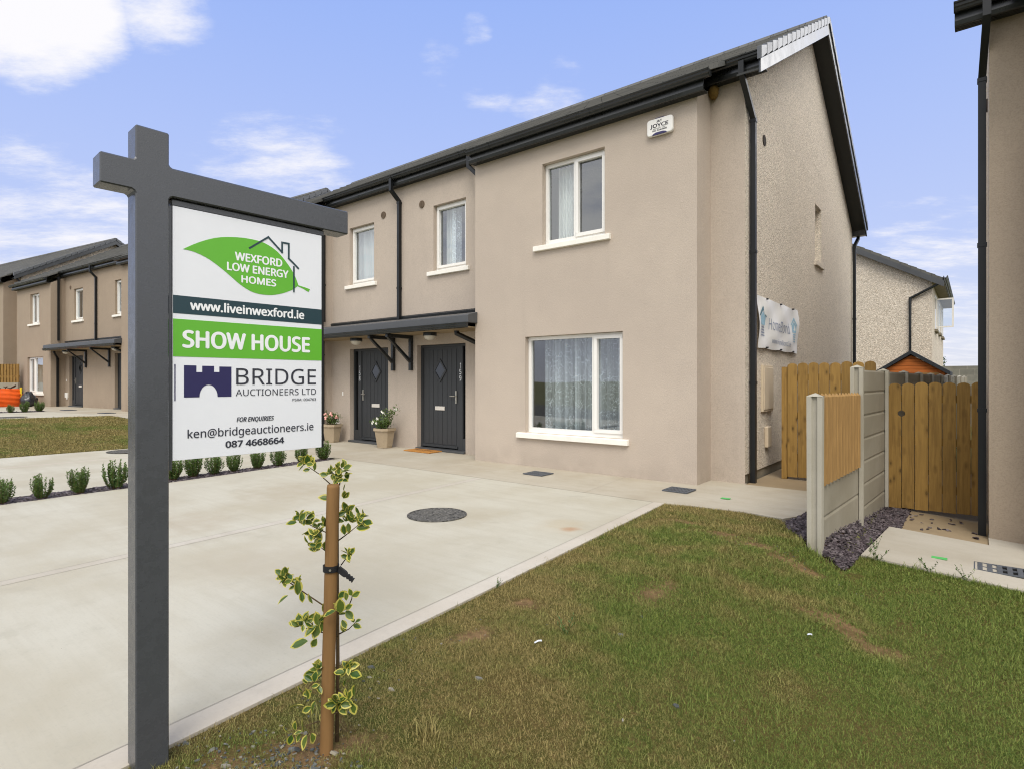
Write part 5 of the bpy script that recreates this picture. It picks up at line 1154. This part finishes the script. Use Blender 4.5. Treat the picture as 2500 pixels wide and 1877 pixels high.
# ------------------------------------------------------------------ lawn grass
def grass(name, poly, n, hgt, wid, label, dirt=(), near=None, keep=None, dz=-.010):
    x, y = scatter(poly, n); dist = np.hypot(x, y)
    if near is not None: k = rng.random(len(x)) < np.clip((near / dist) ** 1.15, .1, 1); x, y = x[k], y[k]
    # clumps: thin where the ground is bare
    dens = np.ones(len(x))
    for (dx, dy, rx, ry) in dirt:
        q = np.hypot((x - dx) / rx, (y - dy) / ry) + .35 * np.sin(x * 23 + dx) * np.cos(y * 19 + dy); q = q + .3 * np.sin(x * 61 + 3 * np.sin(y * 37)) * np.sin(y * 53 + 2 * np.sin(x * 41)); dens *= np.clip((q - .12) / .9, .14, 1)
    cl = .72 + .28 * np.sin(x * 9.1 + 2 * np.sin(y * 5.3)) * np.sin(y * 8.3 + 2 * np.sin(x * 6.1)); k = rng.random(len(x)) < dens * cl; x, y, dens = x[k], y[k], dens[k]
    n = len(x); dist = np.hypot(x, y); z = gz(x, y) + dz
    s = np.clip(dist / 3.3, .8, 2.0) if near is not None else np.ones(n)
    patch = .5 + .5 * np.sin(x * 2.3 + 1.7 * np.sin(y * 1.9)) * np.sin(y * 2.7 + 1.3 * np.sin(x * 2.1))
    h = hgt * rng.lognormal(0, .40, n) * (.72 + .55 * patch) * np.clip(s, .9, 1.25) * (.5 + .5 * dens); w = wid * rng.uniform(.7, 1.3, n) * s
    tall = rng.random(n) < .012; h[tall] *= 1.8
    a = rng.uniform(0, 2 * np.pi, n); lean = np.abs(rng.normal(.95, .42, n)); b = a + rng.normal(0, .5, n) + np.pi / 2
    ca, sa, cb, sb = np.cos(a), np.sin(a), np.cos(b), np.sin(b); c1, c2 = np.sin(lean * .6), np.sin(np.clip(lean * 1.5, 0, 1.5)); h1, h2 = np.cos(lean * .6), np.cos(np.clip(lean * 1.5, 0, 1.45))
    V = np.empty((n, 5, 3))
    V[:, 0] = np.stack([x - ca * w, y - sa * w, z], 1); V[:, 1] = np.stack([x + ca * w, y + sa * w, z], 1)
    mx, my, mz = x + cb * c1 * h * .55, y + sb * c1 * h * .55, z + h1 * h * .55
    V[:, 2] = np.stack([mx + ca * w * .8, my + sa * w * .8, mz], 1); V[:, 3] = np.stack([mx - ca * w * .8, my - sa * w * .8, mz], 1)
    V[:, 4] = np.stack([mx + cb * c2 * h * .5, my + sb * c2 * h * .5, mz + h2 * h * .5], 1)
    me = bpy.data.meshes.new(name); me.vertices.add(5 * n); me.vertices.foreach_set('co', V.reshape(-1).astype(np.float32))
    me.loops.add(7 * n); i0 = (np.arange(n) * 5)[:, None]; lp = np.concatenate([i0 + [0, 1, 2, 3], i0 + [3, 2, 4]], 1).reshape(-1); me.loops.foreach_set('vertex_index', lp.astype(np.int32))
    me.polygons.add(2 * n); st = np.stack([np.arange(n) * 7, np.arange(n) * 7 + 4], 1).reshape(-1); me.polygons.foreach_set('loop_start', st.astype(np.int32))
    me.update(calc_edges=True); me.validate()
    at = me.attributes.new('tint', 'FLOAT', 'POINT'); at.data.foreach_set('value', np.repeat(rng.random(n), 5).astype(np.float32))
    me.materials.append(M['blade']); o = bpy.data.objects.new(name, me); COL.objects.link(o); tag(o, label, 'grass', kind='stuff'); return o
LP = [(edge_x(-.2) + .006, -.2), (1.3, -.2), (3.0, 2.5), (3.0, 5.98), (-.80, 6.02), (-.82, 5.36), (-1.10, 5.34), (-1.34, 5.76), (-1.48, 6.09), (-1.86, 6.18), (-2.4, 6.12), (edge_x(6.04) + .006, 6.04)]
grass('lawn_grass', LP, 2600000, .0150, .0010, 'short patchy green and dry grass of the front lawn', DIRT, near=2.9)
grass('lawn_grass', [(-20.9, -1), (-13.27, -1), (-13.12, 3.6), (-13.02, 6.04), (-20.4, 6.04), (-20.88, 3.6)], 300000, .022, .0038, 'mown grass of the lawn between the far driveways', dz=-.005)
# a few longer tufts along the edges
def tufts():
    r = random.Random(12); m = MB(); tn = []
    spots = [(-1.75, 1.0, 60), (-1.98, 1.32, 60), (-1.66, 1.55, 70), (-1.9, .92, 50), (-1.45, 1.25, 40), (edge_x(2.6) + .03, 2.6, 14), (edge_x(3.6) + .03, 3.6, 12), (-.72, 5.98, 26), (-.4, 5.97, 22), (.0, 5.96, 24), (-.2, 5.95, 18), (.35, 5.95, 16), (-1.0, 5.28, 24), (-1.15, 5.36, 18)]
    for _ in range(150):
        x, y = r.uniform(-2.3, 1.6), r.uniform(.7, 5.6)
        if x > edge_x(y) + .05 and math.hypot(x, y) < 6: spots.append((x, y, r.randint(8, 34)))
    for (x, y, n) in spots:
        for _ in range(n):
            a = r.uniform(0, 6.28); p = Vector((x + r.gauss(0, .04), y + r.gauss(0, .03), 0)); p.z = G(p.x, p.y) - .02; L_ = r.uniform(.05, .11) * (1 if n > 34 or y > 5.2 else r.uniform(.35, .62)); d = Vector((math.cos(a) * .6, math.sin(a) * .6, 1)).normalized(); s = Vector((-math.sin(a), math.cos(a), 0)) * .0018
            q = p + d * L_ * .6; e = q + Vector((math.cos(a) * L_ * .3, math.sin(a) * L_ * .3, L_ * .22)); m.add([p - s, p + s, q + s, q - s, e], [(0, 1, 2, 3), (3, 2, 4)]); tn += [r.uniform(.2, .8)] * 5
    o = m.build('grass_tufts', M['blade'], tint=tn); tag(o, 'longer grass tufts around the stake and along the lawn edges', 'grass', kind='stuff')
tufts()

# ------------------------------------------------------------------ variegated holly, stake and tie
SX, SY = -1.864, 1.237
RX, RY, FX_, FY_ = .781, .6246, -.6246, .781          # across and away directions at the stake
def at(px, pz, dep=0.): return Vector((SX + RX * px + FX_ * dep, SY + RY * px + FY_ * dep, pz))
PXM = .0015074
def hp(u, v, dep=0.): return at((u - 797) * PXM, 1.35 - (v - 931) * PXM, dep)
def stake():
    m = MB(); n = 20; top = .972; m.v = []
    rings = [(-.15, .0242), (0, .0240), (.3, .0237), (.6, .0234), (.9, .0231), (top - .012, .0229), (top, .0208)]
    for (z, q) in rings:
        c = at(.0085 * (z / .97) * 3.0 - .0, z)
        for j in range(n): m.v.append((c.x + q * math.cos(2 * math.pi * j / n), c.y + q * math.sin(2 * math.pi * j / n), z))
    for i in range(len(rings) - 1):
        for j in range(n): m.f.append([i * n + j, i * n + (j + 1) % n, (i + 1) * n + (j + 1) % n, (i + 1) * n + j]); m.mi.append(0)
    m.f.append(list(range((len(rings) - 1) * n, len(rings) * n))); m.mi.append(0)
    o = m.build('tree_stake', M['stake'], smooth=False); tag(o, 'round wooden stake supporting the variegated holly in the lawn', 'stake')
    for p in o.data.polygons: p.use_smooth = len(p.vertices) == 4
stake()
def tie():
    zc = 1.35 - (1385 - 931) * PXM; c = at(.0172, zc); rt = thing('tree_tie', c, 'black rubber tree tie strapped around the wooden stake', 'tie'); m = MB(); n = 24
    for (q, z) in ((.0255, -.011), (.0292, -.011), (.0292, .011), (.0255, .011)):
        for j in range(n): m.v.append((c.x + q * math.cos(2 * math.pi * j / n), c.y + q * math.sin(2 * math.pi * j / n), zc + z))
    for i in range(4):
        for j in range(n): a, b = i * n, ((i + 1) % 4) * n; m.f.append([a + j, a + (j + 1) % n, b + (j + 1) % n, b + j]); m.mi.append(0)
    m.build('band', M['rubber'], rt)
    s = MB(); a = at(.045, zc - .002, -.004); b = at(.105, zc - .040, -.02); d = (b - a); up = Vector((0, 0, 1)); k = 13
    hs = [.012, .012, .0115, .012, .012, .012, .011, .0065, .011, .0065, .0105, .0065, .0108]
    dn = d.normalized(); nv = Vector((FX_, FY_, 0)) * .004; pr = dn.cross(nv.normalized()).normalized()
    for i in range(k):
        p = a + d * (i / (k - 1)); s.v += [tuple(p + pr * hs[i] + nv), tuple(p - pr * hs[i] + nv), tuple(p - pr * hs[i] - nv), tuple(p + pr * hs[i] - nv)]
    for i in range(k - 1):
        for j in range(4): s.f.append([i * 4 + j, i * 4 + (j + 1) % 4, (i + 1) * 4 + (j + 1) % 4, (i + 1) * 4 + j]); s.mi.append(0)
    s.f += [[3, 2, 1, 0], [(k - 1) * 4 + j for j in range(4)]]; s.mi += [0, 0]; s.build('strap_tail', M['rubber'], rt, bevel=.0015)
    p = at(.0172 + .006, zc, -.0295); q = MB(); q.tube([tuple(p), tuple(p + Vector((-FX_, -FY_, 0)) * .003)], .0042, 12); q.build('rivet', M['steel'], rt)
tie()
def holly():
    r = random.Random(21); rt = thing('holly_sapling', tuple(at(.03, 0, .05)), 'young variegated holly with cream-edged leaves tied to the stake', 'sapling')
    st = MB(); gm = MB(); tn = []
    tr = [at(.020, -.05, .06), at(.024, .3, .06), at(.024, .6, .055), at(.026, .9, .05), at(.024, 1.0, .045), at(.018, 1.03, .04)]
    st.tube(tr, [.0075, .0068, .0058, .0046, .0034, .002], 8)
    def leaf(p, d, L_, w=.6, nrm=None, yellow=.0):
        L_ *= 1.16; w *= 1.08; d = d.normalized(); ref = nrm if nrm is not None else Vector((r.uniform(-1, 1) - FX_ * .8, r.uniform(-1, 1) - FY_ * .8, r.uniform(.1, 1.2))); s = d.cross(ref)
        s = s.normalized() if s.length > 1e-4 else Vector((1, 0, 0)); n = s.cross(d).normalized()
        out = []; prof = [(.0, .03), (.10, .40), (.28, .86), (.48, 1.0), (.68, .82), (.86, .46), (1.0, .0)]; t0 = r.random(); curl = r.uniform(-.25, .25)
        def pt(t, k, inn=1.0): return p + d * L_ * t + s * (k * w * L_ / 2 * inn) + n * (abs(k) * L_ * .10 * inn - L_ * curl * t * t * .6)
        mid = [pt(t, 0) for t, _ in prof]; base = len(gm.v)
        for sd_ in (1, -1):
            ins = []; outs = []
            for (t, k) in prof:
                fr = max(0, .80 - yellow * .9 + r.uniform(-.20, .12)) if 0 < t < 1 else (.6 if t == 0 else .0)
                tt = t if t < .85 else t - .10 - yellow * .15; ins.append(pt(tt, sd_ * k * fr)); outs.append(pt(t, sd_ * (k * (1 + r.uniform(-.05, .05)))))
            b = len(gm.v); m_ = [pt(t if t < .95 else .88 - yellow * .15, 0) for t, _ in prof]; gm.v += [tuple(q) for q in m_ + ins + outs]; K = len(prof); tn.extend([t0] * (3 * K))
            for i in range(K - 1):
                gm.f.append([b + i, b + i + 1, b + K + i + 1, b + K + i]); gm.mi.append(0)
                gm.f.append([b + K + i, b + K + i + 1, b + 2 * K + i + 1, b + 2 * K + i]); gm.mi.append(1)
    def cluster(u, v, n, L_, dep, spread=8, yellow=.0, dirx=0, up=.4):
        c = hp(u, v, dep)
        n = int(n * 1.45 + .5)
        for i in range(n):
            a = 2 * math.pi * i / n * (2.4 if n > 6 else 1) + r.uniform(-.4, .4); d = Vector((RX * math.cos(a), RY * math.cos(a), math.sin(a))) + Vector((FX_, FY_, 0)) * r.uniform(-.7, .4) + Vector((RX * dirx, RY * dirx, up))
            leaf(c + Vector((r.gauss(0, 1), r.gauss(0, 1), r.gauss(0, 1))) * PXM * spread * .62, d, L_ * r.uniform(.72, 1.15), r.uniform(.46, .62), yellow=yellow + r.uniform(-.05, .12))
    def single(u, v, du, dv, L_, dep=.0, yellow=.05): leaf(hp(u, v, dep), Vector((RX * du, RY * du, -dv)) + Vector((FX_, FY_, 0)) * r.uniform(-.25, .1), L_, yellow=yellow)
    def branch(pts, dep0, dep1, r0=.0026):
        k = len(pts); st.tube([hp(u, v, dep0 + (dep1 - dep0) * i / (k - 1)) for i, (u, v) in enumerate(pts)], [r0 * (1 - .55 * i / (k - 1)) for i in range(k)], 6)
    D = .055
    branch([(815, 1215), (800, 1186), (775, 1158), (752, 1138)], D, .0); cluster(745, 1130, 9, .034, 0, 9, up=.5); single(768, 1148, .25, -1, .03); single(757, 1145, -1, .2, .022)
    branch([(814, 1190), (808, 1168), (806, 1150)], D, .02); cluster(806, 1155, 6, .028, .02); single(800, 1160, -1, -.2, .028)
    branch([(818, 1190), (825, 1165), (829, 1145)], D, .03); cluster(830, 1148, 8, .028, .03, 9); single(830, 1165, 1, -.3, .036, .03); single(826, 1174, 1, .15, .028, .03); cluster(818, 1174, 5, .026, .03)
    single(800, 1222, -1, -.15, .042, .04); single(800, 1236, -1, -.5, .026, .05); single(804, 1242, -1, -.2, .02, .05); single(828, 1222, .7, -.7, .03, .05); single(830, 1204, .2, -1, .026, .05); single(830, 1222, .1, -1, .028, .05)
    branch([(815, 1320), (797, 1308), (765, 1288), (740, 1268)], D, -.01); cluster(745, 1272, 9, .033, -.01, 12); cluster(733, 1262, 5, .028, .0); cluster(775, 1300, 8, .036, -.03, 10, yellow=.12); cluster(772, 1318, 6, .03, -.02, 9); single(795, 1285, -.2, -1, .034, .01); cluster(785, 1284, 4, .032, .02)
    branch([(815, 1372), (794, 1353), (776, 1330)], D, 0); single(780, 1342, -1, -.1, .036, .0); single(788, 1345, .3, -1, .034, .02)
    branch([(816, 1328), (845, 1306), (872, 1283)], D, .02); cluster(880, 1268, 6, .03, .02, 9); cluster(868, 1268, 5, .028, .02, 8); single(866, 1291, 1, 0, .046, .02); single(884, 1276, 1, .15, .036, .02); single(838, 1308, -.1, -1, .036, .02)
    cluster(835, 1258, 6, .034, .05, 9); cluster(838, 1278, 6, .034, .05, 8)
    branch([(822, 1390), (836, 1372), (843, 1358)], D, .03); cluster(844, 1358, 6, .03, .03, 5)
    branch([(815, 1506), (792, 1492), (745, 1452), (708, 1418), (700, 1402)], D, -.03, .0032); cluster(706, 1405, 8, .032, -.03, 9); cluster(700, 1396, 4, .026, -.03); single(714, 1443, -.8, .6, .042, -.04); single(737, 1442, .0, -1, .052, -.04); single(742, 1436, .3, 1, .034, -.03); cluster(727, 1415, 4, .026, -.03, yellow=.1); single(766, 1470, -.4, -1, .036, -.01)
    branch([(818, 1510), (845, 1488), (858, 1462), (864, 1444)], D, -.02, .003); single(842, 1482, .0, -1, .054, -.05, .08); single(838, 1478, -.5, -1, .034, -.06, .1); single(832, 1474, -1, .35, .042, -.06, .1); single(826, 1458, .8, -.6, .036, 0); single(850, 1460, -.2, -1, .03, -.02); single(864, 1450, 1, -.6, .034, -.02); single(862, 1448, -.3, -1, .026, -.02); single(848, 1484, .75, .8, .04, -.02); single(822, 1505, 1, -.05, .03, .02); single(835, 1512, .5, .8, .032, .0); single(838, 1520, .3, .9, .026, .0); single(848, 1478, .9, -.5, .03, -.03)
    branch([(815, 1568), (786, 1552), (760, 1535), (745, 1522)], D, -.03); cluster(748, 1515, 7, .032, -.03, 8, yellow=.08); single(766, 1546, -1, .35, .058, -.06, .02); single(736, 1513, -1, -.1, .034, -.03); single(740, 1520, -.3, -1, .04, -.02); cluster(778, 1520, 5, .044, -.01, 8); single(790, 1500, -.3, -1, .034, .02); single(784, 1542, .1, -1, .04, .0); single(762, 1538, .3, -1, .034, -.02); single(778, 1552, -.6, 1, .034, -.02)
    branch([(818, 1562), (845, 1545), (866, 1522)], D, .02); single(858, 1530, 1, .3, .03, .02); single(860, 1524, -.2, -1, .02, .02); single(864, 1523, 1, -.5, .022, .02); single(838, 1545, -.5, -.8, .024, .02); single(834, 1548, .2, -1, .018, .02)
    single(798, 1582, -.6, -1, .03, .04); single(800, 1588, -1, -.1, .028, .04); single(800, 1612, -1, .1, .03, .04)
    branch([(815, 1652), (835, 1640), (856, 1632)], D, -.01); cluster(852, 1622, 7, .036, -.02, 6, yellow=.16, up=.5); single(858, 1636, 1, .15, .044, -.02, .12); single(845, 1634, -1, .0, .036, -.02, .1); single(848, 1650, -.3, .9, .024, -.02)
    branch([(813, 1660), (785, 1650), (760, 1668), (748, 1688)], D, -.04); cluster(776, 1632, 8, .034, .0, 9); single(768, 1640, -1, .2, .034, 0); single(785, 1650, -1, .4, .034, 0); single(757, 1700, -1, .0, .048, -.06, .30); single(763, 1688, -.0, -1, .044, -.05, .22); single(752, 1672, -.4, -1, .030, -.05, .05); single(780, 1695, -.35, 1, .046, -.04, .1); single(770, 1710, -1, .5, .034, -.04, .15); cluster(768, 1660, 4, .032, -.03, 9)
    branch([(815, 1700), (838, 1698), (868, 1690)], D, -.04); cluster(836, 1692, 9, .038, -.06, 6, yellow=.16, up=.0); cluster(850, 1690, 4, .034, -.05, 6, yellow=.25); single(874, 1682, .1, -1, .042, -.05, .12); single(866, 1695, .35, 1, .042, -.05, .18); single(858, 1682, -.2, -1, .03, -.05, .55)
    branch([(813, 1758), (780, 1766), (745, 1766), (718, 1764)], D, -.05); single(757, 1763, -.1, -1, .046, -.06, .1); single(722, 1765, -.5, -.9, .034, -.06, .18); single(733, 1762, .1, -1, .034, -.05, .2); single(728, 1768, -.3, 1, .034, -.06, .12); single(746, 1770, -.4, 1, .028, -.05, .08); single(764, 1768, -.2, 1, .046, -.06, .22); single(772, 1768, .2, 1, .038, -.05, .15); single(750, 1765, -.9, .2, .028, -.05, .2); single(785, 1755, .1, -1, .04, .03); cluster(790, 1740, 4, .034, .03, 6)
    st.build('stems', M['bark'], rt, smooth=True); gm.build('leaves', [M['leaf_holly'], M['leaf_rim']], rt, tint=tn)
holly()

# ------------------------------------------------------------------ small odds and ends
def weed(x, y, h, label, seed):
    r = random.Random(seed); z = G(x, y) - .01; rt = thing('weed', (x, y, z), label, 'weed', 'weeds at the lawn edges'); st, lm, tn = MB(), MB(), []
    for i in range(4):
        a = r.uniform(0, 6.28); top = Vector((x + math.cos(a) * h * .5, y + math.sin(a) * h * .5, z + h * r.uniform(.6, 1))); b = Vector((x, y, z)); st.tube([b, b.lerp(top, .5) + Vector((0, 0, h * .1)), top], [.0018, .0014, .0008], 4)
        for k in range(7): p = b.lerp(top, .2 + .8 * k / 6) + Vector((0, 0, h * .05)); one_leaf(lm, tn, p, Vector((r.uniform(-1, 1), r.uniform(-1, 1), .6)), h * .22, r, .42)
    st.build('stems', M['leaf_pot'], rt); lm.build('leaves', M['leaf_pot'], rt, tint=tn)
for i, (x, y, h, lab) in enumerate(((edge_x(2.9) + .02, 2.9, .07, 'small leafy weed on the driveway edge below the manhole cover'), (-1.72, 2.62, .10, 'bright green weed in the lawn beside the bare soil patch'), (-.66, 5.98, .16, 'straggly weed where the slate chips meet the pale path'), (-.30, 5.98, .13, 'thin weed leaning over the pale path'), (-.06, 5.97, .12, 'low weed on the lawn edge near the drain grate'), (-.72, 6.35, .12, 'weed growing up through the slate chips beside the pale path'))): weed(x, y, h, lab, 60 + i)
def litter(x, y, pts, label, z=.004):
    m = MB(); zz = G(x, y) + z; m.add([(x + p[0], y + p[1], zz + p[2]) for p in pts], [(0, 1, 2, 3), (1, 4, 5, 2)]); o = m.build('litter_scrap', M['paper']); tag(o, label, 'litter', 'white litter on the lawn')
    o.scale = (1, 1, 1); md = o.modifiers.new('solid', 'SOLIDIFY'); md.thickness = .0012
litter(-1.77, 2.43, [(-.006, -.020, 0), (.004, .0, .006), (-.006, .006, .008), (-.014, -.016, .002), (.012, .018, .002), (.004, .024, .006)], 'crumpled white wrapper lying in the middle of the lawn')
litter(-.76, 3.75, [(-.010, -.010, 0), (.008, -.004, .006), (.008, .008, .009), (-.009, .006, .005), (.014, .004, .0), (.012, .012, .004)], 'small scrap of white paper in the greener grass')
def straw():
    m = MB(); z = G(-1.1, 1.62) + .02; m.tube([(-1.30, 1.50, z), (-1.16, 1.52, z + .006), (-1.05, 1.56, z - .004)], .0018, 6); m.tube([(-1.28, 1.50, z), (-1.31, 1.56, z + .01), (-1.36, 1.62, z)], .0014, 6)
    o = m.build('dry_straw', M['straw']); tag(o, 'pale dry straw stalk lying on the lawn', 'straw')
straw()
def site_rubbish():
    r = random.Random(8)
    # orange builders bag: slumped square sack with folds
    cx, cy = -31.45, 5.42; z0 = G(cx, cy); rt = thing('builders_bag', (cx, cy, z0), 'slumped orange builders bag with a white label at the far left', 'bag'); m = MB(); n, k = 48, 16; m.v = []
    for i in range(k + 1):
        t = i / k; z = .72 * t
        for j in range(n):
            a = 2 * math.pi * j / n; q = (abs(math.cos(a)) ** 5 + abs(math.sin(a)) ** 5) ** (-1 / 5) * (.60 + .10 * math.sin(math.pi * t) + .018 * math.sin(t * 26 + 2 * math.sin(a * 2)) + .015 * math.sin(a * 9 + t * 8))
            m.v.append((cx + q * math.cos(a), cy + q * math.sin(a), z0 + z + .02 * math.sin(a * 5) * t))
    for i in range(k):
        for j in range(n): m.f.append([i * n + j, i * n + (j + 1) % n, (i + 1) * n + (j + 1) % n, (i + 1) * n + j]); m.mi.append(0)
    m.f.append([k * n + j for j in range(n)]); m.mi.append(0); m.build('sack', M['orange'], rt, smooth=True)
    lb = MB(); lb.box(cx + .30, cx + .62, cy - .72, cy - .695, z0 + .48, z0 + .75); lb.v = [(p[0] + .03, p[1], p[2]) for p in lb.v]; lb.xform(Matrix.Identity(4)); lb.build('label_sheet', M['paper'], rt)
    s = MB(); s.dome((cx + .1, cy - .3, z0 + .78), .16, .14, .12, 14, 6, True); s.tube([(cx + .2, cy - .3, z0 + .80), (cx + .7, cy - .2, z0 + .80)], .055, 10); s.v = [(p[0] + r.uniform(-.015, .015), p[1], p[2] + r.uniform(-.015, .015)) for p in s.v]
    tag(s.build('white_bundle', M['paper']), 'white plastic bundle lying on top of the orange builders bag', 'bundle')
    # scrap timber on the bag
    tm = MB()
    for i in range(7): a = Vector((cx + .2 + .1 * i, cy + r.uniform(-.2, .4), z0 + .74)); b = a + Vector((r.uniform(-.5, .5), r.uniform(-.3, .3), r.uniform(.02, .22))); tm.tube([a, b], .018, 4)
    tag(tm.build('scrap_wood', M['soil']), 'brown scrap offcuts heaped on the orange builders bag', 'scrap')
    # yellow board leaning at the side of the bag
    y = MB(); x1, y1 = -30.98, 6.02; y.add([(x1 + dx + lean, y1 + dy, z0 + z) for z, lean in ((0, 0), (.78, .12)) for dx, dy in ((-.06, -.03), (.06, -.03), (.06, .03), (-.06, .03))], [(0, 1, 2, 3), (4, 7, 6, 5), (0, 4, 5, 1), (1, 5, 6, 2), (2, 6, 7, 3), (3, 7, 4, 0)])
    tag(y.build('leaning_board', M['yellow'], bevel=.01), 'yellow plastic board leaning between the orange bag and black sack', 'board')
    bx, by = -30.33, 6.15; zb_ = G(bx, by); b = MB(); b.dome((0, 0, 0), 1, 1, 1, 28, 14, True); rr = random.Random(4); vs = []
    for p in b.v:
        q = Vector(p); f = 1 + .10 * math.sin(q.x * 7 + q.z * 4) * math.cos(q.y * 6) + .05 * math.sin(q.z * 15 + q.x * 9); tz = (q.z + 1) / 2; w = (1.05 - .62 * tz ** 1.6)
        vs.append((bx + q.x * .33 * f * w + .08 * (1 - tz), by + q.y * .32 * f * w, zb_ + tz * .62 * (f * .5 + .5)))
    b.v = vs; tag(b.build('rubbish_sack', M['binbag'], smooth=True), 'full black polythene rubbish sack under the taupe bay window', 'sack')
site_rubbish()
def small_tree(x, y, h, rad, label, seed):
    r = random.Random(seed); z = -.4; rt = thing('small_tree', (x, y, z), label, 'tree', 'treetops beyond the block wall'); t = MB(); t.tube([(x, y, z), (x + .05, y, z + h * .5), (x, y, z + h * .8)], [.09, .06, .03], 7)
    lm, tn = MB(), []
    for i in range(46):
        a = r.uniform(0, 6.28); e = r.uniform(-.6, 1); q = rad * r.uniform(.35, 1); c = (x + q * math.cos(a) * math.sqrt(max(0, 1 - e * e)), y + q * math.sin(a) * math.sqrt(max(0, 1 - e * e)), z + h - rad * .8 + e * rad * .8)
        t.tube([(x, y, z + h * .6), c], [.02, .008], 4); leaves_mesh(lm, tn, c, 34, (.14, .14, .11), .13, r)
    t.build('trunk', M['bark'], rt); lm.build('crown', M['leaf_tree'], rt, tint=tn)
small_tree(-1.75, 42, 2.95, .75, 'dark rounded treetop just above the block wall', 5)
small_tree(-3.05, 42.5, 2.85, .6, 'smaller sparse treetop above the block wall near the rear house', 6)
small_tree(-2.45, 43, 2.7, .5, 'low treetop showing just over the block wall between two others', 9)
